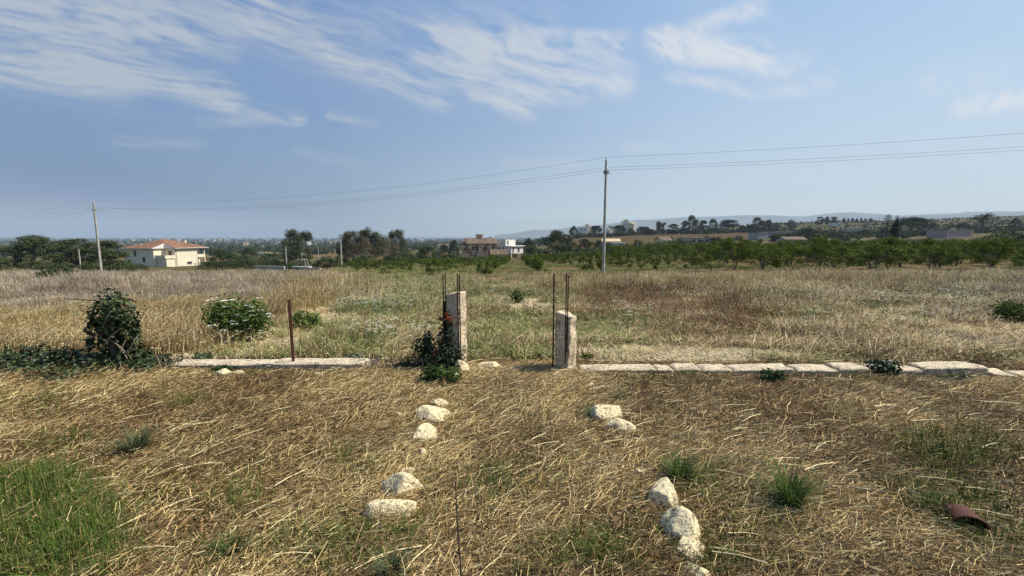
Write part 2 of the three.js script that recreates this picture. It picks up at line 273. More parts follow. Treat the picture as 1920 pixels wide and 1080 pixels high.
/* ------------------------------------------------ ground, sea, hills ------------------------------------------------ */
const gravelSpots = [[480, 636, 130, 27], [640, 590, 80, 20], [1190, 660, 160, 15], [1340, 664, 110, 13], [1000, 575, 70, 18], [970, 704, 120, 20], [430, 610, 60, 10], [1440, 662, 70, 8], [360, 668, 40, 8], [1620, 600, 30, 6]];
function gravel(u, v) { let g = 0; const n = smooth(0.24, 0.44, fbm(u * 0.035, v * 0.16, 121, 4)); for (const [a, b, w, h] of gravelSpots) { const d = Math.hypot((u - a) / w, (v - b) / h); g = Math.max(g, smooth(1.3, 0.5, d)); } return g * n; }
function soilColor(x, D) {
  const n = fbm(x * 0.3, D * 0.3, 111, 4), m = fbm(x * 0.03, D * 0.03, 113, 4);
  let c = [0.085 + 0.09 * n, 0.058 + 0.065 * n, 0.03 + 0.032 * n];
  if (D > 0.5 && D < 60) { const y = height(x, D), [u, v] = pixel(x, y, -D); const g = clamp(gravel(u, v) * (0.7 + 1.0 * n)); c = [lerp(c[0], 0.74, g), lerp(c[1], 0.66, g), lerp(c[2], 0.46, g)]; }
  const t = x / (Math.max(D, 1) + 3);
  const orch = smooth(32, 40, D) * smooth(190, 150, D);              // weeds and earth between the orchard rows
  if (orch > 0) { const w = smooth(0.35, 0.6, fbm(x * 0.15, D * 0.5, 115, 4)) * lerp(0.85, 0.35, smooth(0.3, 0.8, t)); const o = [lerp(0.26, 0.10, w), lerp(0.19, 0.13, w), lerp(0.10, 0.035, w)]; for (let k = 0; k < 3; k++) c[k] = lerp(c[k], o[k], orch); }
  const far = smooth(160, 240, D);
  if (far > 0) {                                                     // patchwork of fields
    const cell = 70 + D * 0.05, q = hash2(Math.floor((x + 0.4 * D) / cell / 1.6 + fbm(x * 0.004, D * 0.004, 5, 2)), Math.floor(Math.log(D) * 9 + x * 0.0008), 7);
    let f = q < 0.3 ? [0.26, 0.20, 0.10] : q < 0.5 ? [0.12, 0.14, 0.05] : q < 0.75 ? [0.08, 0.10, 0.045] : [0.20, 0.18, 0.09];
    if (t > 0.12 && t < 0.60 && D > 230 && D < 480) f = [0.115 + 0.06 * m, 0.088 + 0.045 * m, 0.048];
    if (t > 0.62) f = [0.10 + 0.05 * m, 0.10 + 0.045 * m, 0.05 + 0.02 * m];
    if (t > 0.75 && D < 300) f = [0.16, 0.155, 0.07];
    for (let k = 0; k < 3; k++) c[k] = lerp(c[k], f[k] * (0.75 + 0.5 * n), far);
  }
  return c;
}
{
  const rows = [-40, -20, -10, -5, -2]; for (let d = 0; d < 14; d += 0.22) rows.push(d); for (let d = 14; d < 12000; d *= 1.045) rows.push(d);
  const N = 250, S = new Shape(), uv = [];
  rows.forEach((D, j) => { for (let i = 0; i <= N; i++) { const x = (i / N - 0.5) * 3.7 * (Math.max(D, 0) + 24); S.v(x, height(x, D), -D, soilColor(x, D)); uv.push(x * 0.5, D * 0.5); if (j && i) { const a = (j - 1) * (N + 1) + i - 1, b = a + 1, c = a + N + 2, d = a + N + 1; S.quad(a, b, c, d); } } });
  const g = S.geo(true); g.setAttribute('uv', new THREE.Float32BufferAttribute(uv, 2));
  tag(mesh('ground', g, M.soil), 'brown earth sloping down from the plot to the coastal plain', 'ground', null, 'structure');
  const w = new THREE.PlaneGeometry(44000, 6600); w.rotateX(-Math.PI / 2); w.translate(0, -28.2, -9000);
  tag(mesh('sea', w, M.sea), 'hazy strip of sea along the horizon', 'sea', null, 'structure');
}
function ridge(name, label, D, pts, seed, col) {                    // pts: [u, v] along the crest
  const S = new Shape(), n = 220, m = 9, u0 = pts[0][0], u1 = pts[pts.length - 1][0];
  for (let i = 0; i <= n; i++) {
    const u = lerp(u0, u1, i / n); let k = 0; while (k < pts.length - 2 && u > pts[k + 1][0]) k++;
    const f = (u - pts[k][0]) / (pts[k + 1][0] - pts[k][0]), v = lerp(pts[k][1], pts[k + 1][1], f * f * (3 - 2 * f)) - 4.0 * (fbm(u * 0.02, 1, seed, 5) - 0.5);
    const crest = pt(u, v, D);
    for (let j = 0; j <= m; j++) {
      const t = j / m, z = crest.z + (j <= 6 ? (1 - t * 1.5) * D * 0.16 : -(t * 1.5 - 1) * D * 0.2), prof = j <= 6 ? Math.pow(t * 1.5, 0.8) : 1 - (t * 1.5 - 1) * 1.6;
      const y = lerp(-30, crest.y, clamp(prof, 0, 1)) + (j > 0 && j < 6 ? (fbm(u * 0.03, j * 0.8, seed + 4, 4) - 0.5) * 0.22 * (crest.y + 30) : 0);
      const q = fbm(u * 0.05, j * 1.3, seed + 9, 4); S.v(crest.x, y, z, [col[0] * (0.6 + 0.8 * q), col[1] * (0.6 + 0.8 * q), col[2] * (0.6 + 0.8 * q)]);
      if (i && j) { const a = (i - 1) * (m + 1) + j - 1; S.quad(a, a + m + 1, a + m + 2, a + 1); }
    }
  }
  tag(mesh(name, S.geo(true), M.hill), label, 'hills', null, 'structure');
}
ridge('hills', 'long pale blue range of hills along the skyline above the orchard', 7400, [[930, 440], [1020, 431], [1100, 423], [1200, 413], [1300, 407], [1400, 404], [1500, 405], [1600, 397.5], [1690, 404], [1760, 401], [1830, 396.5], [1950, 397], [2200, 394], [2500, 402]], 211, [0.13, 0.14, 0.12]);
ridge('hills', 'lower bluish foothill in front of the range beyond the palm', 5200, [[1560, 416], [1660, 407], [1760, 404], [1850, 402], [1950, 403], [2250, 400], [2500, 408]], 223, [0.11, 0.12, 0.10]);
ridge('hills', 'faint low headland on the sea horizon behind the pines', 7000, [[-300, 446], [-100, 443.5], [60, 444], [150, 446], [260, 448]], 227, [0.09, 0.10, 0.09]);

/* ------------------------------------------------ grass and straw (uncountable) ------------------------------------------------ */
const V3 = THREE.Vector3;
const dirIn = (r) => { const z = r() * 2 - 1, a = r() * Math.PI * 2, s = Math.sqrt(1 - z * z); return new V3(s * Math.cos(a), z, s * Math.sin(a)); };
const vary = (c, r, k = 0.3) => { const f = 1 + (r() - 0.5) * 2 * k; return [c[0] * f, c[1] * f * (1 + (r() - 0.5) * 0.12), c[2] * f]; };
function mass(name, label, category, geos, mat, list) {             // list: [geometry number, x, y, z, turn, scale, stretch, tint, tilt]
  const G = top(name, label, category, null, 'stuff'), m4 = new THREE.Matrix4(), q = new THREE.Quaternion(), e = new THREE.Euler(), c = new THREE.Color();
  geos.forEach((g, k) => {
    const mine = list.filter(l => l[0] === k); if (!mine.length) return;
    const im = new THREE.InstancedMesh(g, mat, mine.length); im.name = category.split(' ').join('_') + '_clumps'; im.castShadow = im.receiveShadow = true; im.userData.kind = 'stuff';
    mine.forEach((l, i) => { e.set(l[8] || 0, l[4], 0, 'YXZ'); q.setFromEuler(e); m4.compose(new V3(l[1], l[2], l[3]), q, new V3(l[5], l[5] * l[6], l[5])); im.setMatrixAt(i, m4); c.setRGB(...l[7]); im.setColorAt(i, c); });
    G.add(im);
  });
  return G;
}
function grassClump(seed, n, R, h0, h1, cols, o = {}) {
  const r = rng(seed), S = new Shape();
  for (let i = 0; i < n; i++) {
    const a = r() * 6.283, d = Math.sqrt(r()) * R, h = lerp(h0, h1, r()), c = vary(cols[Math.floor(r() * cols.length)], r, 0.3), bend = (o.bend ?? 0.45) * (r() * 1.4 - 0.1);
    const ang = o.wind === undefined ? r() * 6.283 : o.wind + (r() - 0.5) * 2.6;
    const e = S.blade(Math.cos(a) * d, -0.03, Math.sin(a) * d, h, (o.w ?? 0.0105) * (0.6 + 0.8 * r()), ang, bend, c, vary(c, r, 0.15), 3);
    if (o.seed && r() < o.seed) {                                   // ears and spikelets at the tip
      const sc = vary(o.seedCol || c, r, 0.3), k = o.spikelets ?? 4;
      for (let j = 0; j < k; j++) { const t = new V3(Math.cos(ang) * 0.5 + (r() - 0.5) * 0.9, 0.6 - r() * 0.9, Math.sin(ang) * 0.5 + (r() - 0.5) * 0.9).normalize(); S.leaf(new V3(e[0] - Math.cos(ang) * 0.02 * j, e[1] - 0.022 * j, e[2] - Math.sin(ang) * 0.02 * j), dirIn(r), t, o.sl ?? 0.03, o.sw ?? 0.010, sc, 0.1); }
    }
  }
  return S.geo();
}
const DRY = [[0.58, 0.47, 0.25], [0.47, 0.36, 0.175], [0.70, 0.58, 0.34], [0.34, 0.26, 0.12]], GREY = [[0.37, 0.315, 0.235], [0.27, 0.225, 0.165], [0.46, 0.39, 0.29]], RED = [[0.24, 0.145, 0.075], [0.30, 0.19, 0.10], [0.17, 0.105, 0.055]], GREEN = [[0.17, 0.21, 0.055], [0.23, 0.255, 0.08], [0.11, 0.15, 0.04]], OLIVE = [[0.25, 0.23, 0.10], [0.19, 0.20, 0.085]];
const fieldGeos = [
  grassClump(1, 46, 0.26, 0.30, 0.66, DRY, { seed: 0.3, spikelets: 5, sl: 0.04, sw: 0.012, wind: 0.6 }), grassClump(2, 46, 0.26, 0.28, 0.58, DRY, { seed: 0.25, spikelets: 4, wind: 0.4, bend: 0.6 }),
  grassClump(3, 60, 0.26, 0.25, 0.60, GREY, { seed: 0.25, spikelets: 5, sl: 0.03, sw: 0.010 }), grassClump(4, 60, 0.26, 0.30, 0.62, GREY, { seed: 0.2, wind: 0.5 }),
  grassClump(5, 54, 0.24, 0.20, 0.48, RED, { seed: 0.45, spikelets: 5, sl: 0.024, sw: 0.012 }), grassClump(6, 54, 0.24, 0.20, 0.44, [...RED, DRY[1]], { seed: 0.35 }),
  grassClump(7, 46, 0.24, 0.16, 0.42, GREEN, { bend: 0.55, w: 0.009 }), grassClump(8, 46, 0.24, 0.18, 0.44, [...GREEN, ...OLIVE, DRY[0]], { seed: 0.2, seedCol: DRY[0] }),
  grassClump(9, 44, 0.22, 0.06, 0.22, [...DRY, OLIVE[0]], { seed: 0.25, bend: 0.7 }), grassClump(10, 44, 0.22, 0.06, 0.20, [DRY[0], DRY[2], GREEN[0], OLIVE[1]], { bend: 0.8, seed: 0.2 }),
];
// what grows where in the field behind the wall (ellipses on the photograph's rows and columns): weights for dry, grey, red-brown, green, low
const patches = [
  [250, 535, 380, 34, [0.35, 5, 0.25, 0.1, 0]], [60, 545, 160, 32, [0.3, 4, 0.4, 0.1, 0]], [560, 520, 120, 14, [1.5, 2, 1.2, 0.3, 0]], [200, 620, 230, 42, [4, 0.1, 0.7, 0.5, 0.2]], [620, 552, 110, 26, [4, 0, 0.5, 1, 0]], [740, 548, 130, 44, [1.2, 0, 0, 6, 0]],
  [700, 615, 160, 30, [0.6, 0, 0.8, 3.6, 1.6]], [600, 655, 180, 18, [0.4, 0, 0.4, 2.2, 3]], [480, 632, 120, 18, [0.5, 0, 0, 0.3, 3]], [960, 640, 100, 42, [0.5, 0, 0.8, 6, 0.8]], [960, 560, 110, 26, [1.2, 0, 0.4, 4.5, 0.6]], [960, 575, 70, 10, [0, 0, 0, 0.5, 4]],
  [1270, 570, 190, 30, [0.5, 0.6, 4, 0.9, 0]], [1380, 605, 170, 34, [0.3, 0, 4, 1.5, 0]], [1180, 615, 120, 30, [0.4, 0, 1.6, 4.5, 0.3]], [1250, 660, 220, 12, [0.6, 0, 0.8, 0.6, 3.4]], [1150, 528, 180, 14, [4, 0.4, 0.6, 0.4, 0]], [1500, 522, 380, 13, [5, 0.5, 0.2, 0.4, 0]],
  [1420, 550, 120, 18, [2, 0.4, 0.5, 1.8, 0]], [1600, 575, 190, 42, [3.4, 0.4, 0.8, 2.8, 0]], [1800, 550, 180, 32, [2.2, 1.0, 0.4, 2.8, 0]], [1440, 555, 70, 16, [0.6, 0, 0, 4.5, 0]], [1500, 600, 80, 14, [0.6, 0, 0, 4, 0]], [1800, 625, 200, 40, [2.2, 0.5, 1.6, 1.6, 0.3]], [1560, 640, 190, 26, [2.6, 0.2, 1.8, 1.5, 0.4]], [1840, 580, 120, 22, [0.8, 0.4, 2.0, 1.6, 0.4]],
];
const edgeD = t => lerp(52, 35.5, smooth(-0.42, -0.18, t));
const wallD = x => 5.75 + 0.12 * Math.sin(x * 0.4);
{
  const r = rng(77), list = [], flowers = [];
  for (let i = 0; i < 56000; i++) {
    const q = r(), D = 5.9 * Math.pow(9.2, Math.pow(q, 0.92)), x = (r() * 2 - 1) * (1.33 * D + 3), t = x / D;
    if (D > edgeD(t) + (fbm(x * 0.3, 3, 5, 3) - 0.5) * 3 || D < wallD(x)) continue;
    if (x > -0.95 && x < 1.0 && D < 7 && r() < 0.35) continue;
    const y = height(x, D), [u, v] = pixel(x, y, -D);
    const w = [0.5, 0.05, 0.25, 0.4, 0.1], nz = fbm(x * 0.5, D * 0.35, 7, 3);
    for (const [a, b, pw, ph, k] of patches) { const d = Math.hypot((u - a) / pw, (v - b) / ph), f = smooth(1.35, 0.4, d + (nz - 0.5) * 0.9); if (f > 0) for (let j = 0; j < 5; j++) w[j] += k[j] * f; }
    for (let j = 0; j < 5; j++) w[j] = Math.pow(w[j], 1.7);
    const gr = gravel(u, v); if (r() < gr * 1.2) continue;
    if (gr > 0.15) { w[4] += 4; w[0] *= 0.4; w[2] *= 0.4; w[3] *= 0.5; }
    if (D < 6.6) { w[4] += 1.2; }
    let s = r() * (w[0] + w[1] + w[2] + w[3] + w[4]), k = 0; while (k < 4 && (s -= w[k]) > 0) k++;
    const f = 0.75 + 0.5 * fbm(x * 0.8, D * 0.6, 19, 3) + (r() - 0.5) * 0.25, sc = (0.6 + 1.0 * r() * r()) * (D > 16 ? 1.25 : 1), h = lerp(0.4, 1.2, smooth(0.3, 0.7, fbm(x * 0.6, D * 0.4, 29, 3))) * lerp(0.42, 0.78, smooth(6, 15, D)) * lerp(1, 0.72, smooth(18, 34, D));
    list.push([k * 2 + (r() < 0.5 ? 0 : 1), x, y, -D, (r() - 0.5) * 2.2, sc, h, [f, f, f], (r() - 0.5) * 0.25]);
  }
  mass('dry_grass', 'tall dry grass covering the field between the wall and the orchard', 'grass', fieldGeos, M.straw, list);
  // wild carrot: stems with flat white umbels
  const carrot = seed => { const q = rng(seed), S = new Shape(); for (let i = 0; i < 3; i++) {
    const a = q() * 6.28, d = q() * 0.16, h = 0.26 + 0.22 * q(), e = S.blade(Math.cos(a) * d, -0.02, Math.sin(a) * d, h, 0.008, q() * 6.28, 0.12, [0.13, 0.17, 0.06], [0.16, 0.19, 0.07], 3), R = 0.015 + 0.018 * q();
    for (let j = 0; j < 12; j++) { const b = q() * 6.28, k = Math.sqrt(q()) * R; S.leaf(new V3(e[0] + Math.cos(b) * k, e[1] + 0.01 * q(), e[2] + Math.sin(b) * k), new V3((q() - 0.5) * 0.5, 1, (q() - 0.5) * 0.5).normalize(), new V3(Math.cos(b), 0.1, Math.sin(b)).normalize(), 0.013, 0.012, [0.70, 0.70, 0.62], 0.1); }
    for (let j = 0; j < 6; j++) S.leaf(new V3(Math.cos(a) * d, h * q() * 0.7, Math.sin(a) * d), dirIn(q), dirIn(q), 0.07, 0.012, vary([0.11, 0.16, 0.05], q)); } return S.geo(); };
  const fl = [], spots = [[760, 533, 130, 20, 170], [700, 580, 70, 14, 70], [740, 550, 130, 30, 130], [1330, 545, 90, 14, 60], [1640, 545, 190, 28, 150], [1840, 555, 90, 24, 100], [900, 540, 120, 20, 60], [1160, 600, 60, 18, 16], [760, 640, 90, 10, 30], [300, 590, 220, 20, 40], [1640, 600, 160, 18, 26], [480, 540, 200, 20, 60], [960, 570, 80, 24, 40], [1560, 560, 200, 24, 60]];
  for (const [a, b, w, h, n] of spots) for (let i = 0; i < n; i++) { const k = Math.sqrt(r()) * 1.2, an = r() * 6.28, p = onGround(a + Math.cos(an) * k * w, Math.max(516, b + 8 + Math.sin(an) * k * h), 70); if (-p.z > 36) continue; fl.push([r() < 0.5 ? 0 : 1, p.x, p.y, p.z, r() * 6.28, 0.8 + 0.5 * r(), 1, [1, 1, 1], 0]); }
  mass('wild_carrot', 'white flat wild carrot flowers dotted through the dry field', 'wildflowers', [carrot(501), carrot(502)], M.flower, fl);
}
{ // mown straw over the plot in the foreground
  const strawClump = (seed, n, R, cols, len, up) => { const r = rng(seed), S = new Shape(); for (let i = 0; i < n; i++) {
    const a = r() * 6.283, d = Math.sqrt(r()) * R, an = (r() < 0.25 ? (r() - 0.5) * 1.3 : r() * 3.14), L = lerp(len[0], len[1], r() * r()), c = vary(cols[Math.floor(r() * cols.length)], r, 0.28), w = 0.0007 + 0.0010 * r() * r(), y = 0.003 + r() * r() * 0.05, rise = (r() - 0.4) * up * L, cu = (r() - 0.5) * 0.22 * L;
    const x = Math.cos(a) * d, z = Math.sin(a) * d, dx = Math.cos(an), dz = Math.sin(an); let pa, pb;
    for (let k = 0; k <= 2; k++) { const t = k / 2 - 0.5, xx = x + dx * L * t - dz * cu * t * t * 4, zz = z + dz * L * t + dx * cu * t * t * 4, yy = Math.max(0.002, y + rise * (t + 0.5)), A = S.v(xx - dz * w, yy, zz + dx * w, c), B = S.v(xx + dz * w, yy + 0.002, zz - dx * w, c); if (k) S.quad(pa, pb, B, A); pa = A; pb = B; }
  } return S.geo(); };
  const GOLD = [[0.60, 0.465, 0.225], [0.48, 0.35, 0.155], [0.74, 0.62, 0.36], [0.32, 0.22, 0.095]], BROWN = [[0.23, 0.147, 0.063], [0.15, 0.093, 0.041], [0.32, 0.22, 0.097], [0.47, 0.345, 0.16], [0.075, 0.05, 0.025]];
  const geos = [strawClump(601, 130, 0.19, GOLD, [0.015, 0.19], 0.6), strawClump(602, 130, 0.19, [...GOLD, ...BROWN], [0.012, 0.15], 0.7), strawClump(603, 120, 0.19, BROWN, [0.012, 0.12], 0.8), strawClump(604, 120, 0.19, [...BROWN, GOLD[0]], [0.012, 0.11], 0.9),
    grassClump(605, 60, 0.18, 0.015, 0.075, [...GOLD, ...BROWN], { w: 0.003, bend: 0.8 }), grassClump(606, 60, 0.18, 0.015, 0.06, BROWN, { w: 0.004, bend: 0.9 }), strawClump(607, 4, 0.25, [GOLD[2], GOLD[0], [0.66, 0.54, 0.30]], [0.10, 0.42], 0.15)];
  const r = rng(611), list = [];
  for (let i = 0; i < 23000; i++) {
    const D = lerp(0.7, 5.75, Math.pow(r(), 0.72)), x = (r() * 2 - 1) * (1.32 * D + 2.4); if (D > wallD(x) - 0.15 || (D > 5.13 && (x < -1.8 || (x > 0.8 && x < 6.6)) && r() < 0.85)) continue;
    const y = height(x, D), [u, v] = pixel(x, y, -D), n = fbm(x * 1.1 + 5, D * 1.3, 41, 4), brown = clamp(0.36 + (n - 0.5) * 3.2 + (Math.abs(x) < 0.75 && D > 3.6 ? -0.25 : 0) + smooth(1000, 1300, u) * 0.06);
    if (r() < gravel(u, v) * 0.6) continue;
    const q = r(); let k = q < 0.36 ? (r() < 0.5 ? 4 : 5) : q < 0.385 ? 6 : r() < brown ? (r() < 0.5 ? 2 : 3) : (r() < 0.5 ? 0 : 1);
    const f = 0.72 + 0.56 * fbm(x * 2.2, D * 2.2, 43, 3) + (r() - 0.5) * 0.2;
    list.push([k, x, y - 0.004, -D, k === 6 ? 0.35 + (r() - 0.5) * 1.8 : 0.3 + (r() - 0.5) * (r() < 0.5 ? 1.6 : 6.28), 0.75 + 0.6 * r(), 1, [f, f, f], (r() - 0.5) * 0.1]);
  }
  mass('straw', 'loose golden and brown mown straw strewn over the foreground plot', 'straw', geos, M.straw, list);
  // green weeds coming up through the straw
  const gg = [grassClump(621, 60, 0.13, 0.05, 0.17, [[0.075, 0.125, 0.020], [0.095, 0.15, 0.028], [0.05, 0.09, 0.017], [0.065, 0.115, 0.018], [0.09, 0.13, 0.03], [0.24, 0.21, 0.08]], { w: 0.006, bend: 0.75 }), grassClump(622, 50, 0.12, 0.03, 0.11, [[0.095, 0.125, 0.033], [0.135, 0.155, 0.045], [0.065, 0.09, 0.025]], { w: 0.008, bend: 0.9 })];
  const g = [], patchesG = [[70, 995, 120, 80, 680, 0.2], [50, 910, 80, 22, 100, 0.4], [170, 1060, 60, 40, 80, 0.3], [20, 760, 110, 22, 60, 0.5], [1800, 850, 100, 40, 110, 1], [1760, 930, 90, 40, 70, 1], [1860, 990, 70, 50, 60, 1], [650, 880, 50, 40, 26, 1], [690, 1010, 90, 30, 50, 1], [520, 1040, 160, 26, 36, 1], [430, 940, 50, 26, 18, 1], [1090, 1050, 90, 24, 40, 1], [940, 905, 40, 20, 26, 1], [1330, 910, 90, 40, 36, 1], [120, 835, 60, 16, 26, 1], [330, 750, 40, 14, 16, 1], [1600, 715, 70, 10, 30, 1], [1240, 715, 80, 14, 30, 1], [500, 700, 70, 10, 14, 1], [970, 660, 80, 22, 0, 1], [1000, 960, 900, 130, 520, 1], [900, 800, 900, 60, 420, 1], [950, 860, 120, 120, 40, 1], [1300, 1000, 200, 60, 50, 1], [300, 900, 200, 60, 50, 1]];
  for (const [a, b, w, h, n] of patchesG) for (let i = 0; i < n; i++) { const k = Math.sqrt(r()) * 1.1, an = r() * 6.28, p = onGround(a + Math.cos(an) * k * w, Math.max(705, b + Math.sin(an) * k * h), 8), f = 0.75 + 0.5 * r(); g.push([r() < 0.5 ? 0 : 1, p.x, p.y - 0.005, p.z, r() * 6.28, (n > 90 && w < 500 ? 0.9 : w > 500 ? 0.42 : 0.8) + 0.4 * r(), 0.7 + 0.4 * r(), [f, f, f], 0]); }
  mass('green_grass', 'patches of short green grass growing through the straw', 'grass', gg, M.veg, g);
  // limestone chips on the bare places
  const chip = () => { const c = new THREE.IcosahedronGeometry(1, 1); return rough(c, 0.3, 0.9, 5).scale(1, 0.6, 1); }, cl = [];
  for (const [a, b, w, h] of gravelSpots) for (let i = 0; i < w * 9; i++) { const k = Math.sqrt(r()) * 1.2, an = r() * 6.28, p = onGround(a + Math.cos(an) * k * w, b + Math.sin(an) * k * h, 30), s = 0.008 + 0.03 * r() * r() * (p.z < -7 ? 1.4 : 1), f = 0.7 + 0.5 * r(); cl.push([0, p.x, p.y + s * 0.1, p.z, r() * 6.28, s, 1, [f, f, f * 0.97], 0]); }
  mass('limestone_chips', 'pale limestone chips scattered over the bare patches', 'gravel', [chip()], M.lime, cl);
}

/* ------------------------------------------------ the old boundary: low walls, gate pillars, posts ------------------------------------------------ */
function slab(parent, x0, x1, y0, y1, z0, z1, seed, amp = 0.012, name = 'coping_slab', warp) {
  const w = x1 - x0, h = y1 - y0, d = z1 - z0, g = new THREE.BoxGeometry(w, h, d, Math.max(6, Math.round(w / 0.028)), Math.max(3, Math.round(h / 0.025)), Math.max(5, Math.round(d / 0.028)));
  g.translate((x0 + x1) / 2, (y0 + y1) / 2, (z0 + z1) / 2);
  const r = Math.min(0.020, h * 0.3), edge = (x, y, z) => {              // worn arrises
    const ex = Math.min(x - x0, x1 - x), ey = y1 - y, ez = Math.min(z - z0, z1 - z), n = noise3(x * 9, y * 9, z * 9, seed + 40);
    const k = (Math.max(0, 1 - ex / r) * 0.5 + Math.max(0, 1 - ez / r) * 0.5) * Math.max(0, 1 - ey / r);
    const q = warp ? warp(x, y, z) : [x, y, z]; return [q[0], q[1] - k * r * (0.5 + 1.6 * n), q[2]];
  };
  return mesh(name, rough(g, amp, 6, seed, edge), M.concrete, parent);
}
{
  const w = top('low_wall', 'low pale concrete wall stub running under the rusty post', 'wall');
  w.position.set(0, 0, 0);
  slab(w, -4.30, -3.02, -0.10, 0.115, -5.47, -5.23, 1); slab(w, -3.014, -1.86, -0.10, 0.13, -5.48, -5.22, 2, 0.014);
  slab(w, -4.62, -4.32, -0.10, 0.06, -5.36, -5.12, 3, 0.02, 'broken_slab');
  const R = top('low_wall', 'long low wall of cracked pale coping slabs right of the gate', 'wall');
  const cuts = [[0.86, 1.80, 0.095], [1.815, 2.02, 0.085], [2.035, 2.36, 0.10], [2.375, 2.74, 0.105], [2.76, 3.50, 0.11], [3.53, 4.04, 0.12], [4.06, 4.42, 0.125], [4.50, 5.05, 0.14], [5.06, 5.80, 0.16]];
  cuts.forEach(([a, b, h], i) => { const t = (hash2(i, 5, 7) - 0.5) * 0.03; slab(R, a + (hash2(i, 3, 1)) * 0.008, b, -0.12, h - (i > 6 ? 0.055 : 0.035) + (hash2(i, 9, 2) - 0.5) * 0.03, -5.46 + t + i * 0.01, -5.21 + t + i * 0.012, 10 + i, i > 4 ? 0.028 : 0.019, 'coping_slab', (x, y, z) => [x, y + (x - a) * (hash2(i, 4, 4) - 0.5) * 0.06, z + (x - a) * (hash2(i, 6, 4) - 0.5) * 0.08]); });
  slab(R, 5.82, 6.16, -0.12, 0.075, -5.30, -5.02, 30, 0.025, 'broken_slab', (x, y, z) => [x, y - (x - 5.82) * 0.16, z]); slab(R, 6.18, 6.52, -0.12, 0.04, -5.24, -4.98, 31, 0.025, 'broken_slab');
  const th = top('gate_threshold', 'worn flat concrete threshold between the two gate pillars', 'threshold');
  slab(th, -0.56, 0.40, -0.10, 0.025, -5.42, -5.22, 33, 0.014, 'sill'); slab(th, 0.41, 0.60, -0.10, 0.03, -5.44, -5.20, 34, 0.02, 'sill');
}
function rebar(parent, x, z, y0, y1, r = 0.0075, lean = 0) {         // ribbed reinforcing bar
  const p = [], rad = []; const n = 46; for (let i = 0; i <= n; i++) { const t = i / n; p.push(new V3(x + lean * t, lerp(y0, y1, t), z)); rad.push(r * (i % 2 ? 1.12 : 0.92)); }
  const S = new Shape(); S.tube(p, rad, [1, 1, 1], 7); return mesh('rebar', boxUV(S.geo(true)), M.iron, parent);
}
function pillar(label, u, D, w, d, h, turn, seed, topSlope, bars, hollow) {
  const p = top('gate_pillar', label, 'pillar'), b = ground(u, D); p.position.set(b.x, b.y, b.z); p.rotation.y = turn;
  const g = new THREE.BoxGeometry(w, h + 0.15, d, 9, 44, 9); g.translate(0, (h - 0.15) / 2, 0);
  mesh('shaft', rough(g, 0.026, 9, seed, (x, y, z) => {
    const t = clamp((y + 0.15) / (h + 0.15)), cx = Math.abs(x) / (w / 2), cz = Math.abs(z) / (d / 2), corner = smooth(0.75, 1, cx) * smooth(0.75, 1, cz), n = noise3(x * 5, y * 6, z * 5, seed + 60);
    let k = 1 - corner * (0.05 + 0.22 * smooth(0.45, 0.7, n)), yy = y; if (t > 0.9) yy += (t - 0.9) * 10 * (topSlope * x / w + (n - 0.5) * 0.09 - corner * 0.03);
    if (hollow && x > w * 0.1 && y < h * 0.30 && y > 0.03 && z > 0) k *= 1 - 0.20 * smooth(h * 0.30, h * 0.2, y);
    return [x * k, yy, z * k];
  }), M.concrete, p);
  for (const [x, z, y0, y1, l] of bars) rebar(p, x, z, y0, y1, 0.0075, l || 0);
  return p;
}
pillar('taller rough concrete gate pillar overgrown with orange flowered vine', 857, 5.42, 0.20, 0.20, 0.985, -0.42, 71, 0.02, [[-0.112, 0.118, 0.3, 1.24], [-0.088, 0.112, 0.3, 1.235, 0.004], [0.098, 0.116, 0.05, 1.245], [0.122, 0.106, 0.05, 1.235, -0.004]]);
pillar('shorter broken concrete gate pillar at the start of the right wall', 1060, 5.38, 0.215, 0.20, 0.72, -0.62, 83, -0.06, [[-0.122, 0.112, 0.0, 1.235], [-0.112, 0.122, 0.0, 1.225], [0.060, 0.118, 0.10, 1.235], [0.082, 0.116, 0.25, 1.215, 0.003]], true);
function ironPost(label, u, D, h, leg, t, lean, mat) {               // rolled angle section
  const s = new THREE.Shape([[0, 0], [leg, 0], [leg, t], [t, t], [t, leg], [0, leg]].map(a => new THREE.Vector2(...a)));
  const g = new THREE.ExtrudeGeometry(s, { depth: h + 0.15, bevelEnabled: true, bevelSize: 0.001, bevelThickness: 0.001, bevelSegments: 1, steps: 1 }); g.rotateX(-Math.PI / 2); g.translate(-leg / 2, -0.15, leg / 2);
  const m = mesh('iron_post', boxUV(g), mat), b = ground(u, D); m.position.set(b.x, b.y, b.z); m.rotation.set(0, 0.75, lean); return tag(m, label, 'post');
}
ironPost('rusty brown iron angle post standing behind the left wall stub', 551, 5.30, 0.90, 0.028, 0.005, 0.008, M.rust);
ironPost('thin dark iron post against the vine on the taller pillar', 836, 5.40, 0.88, 0.034, 0.005, 0, M.iron);

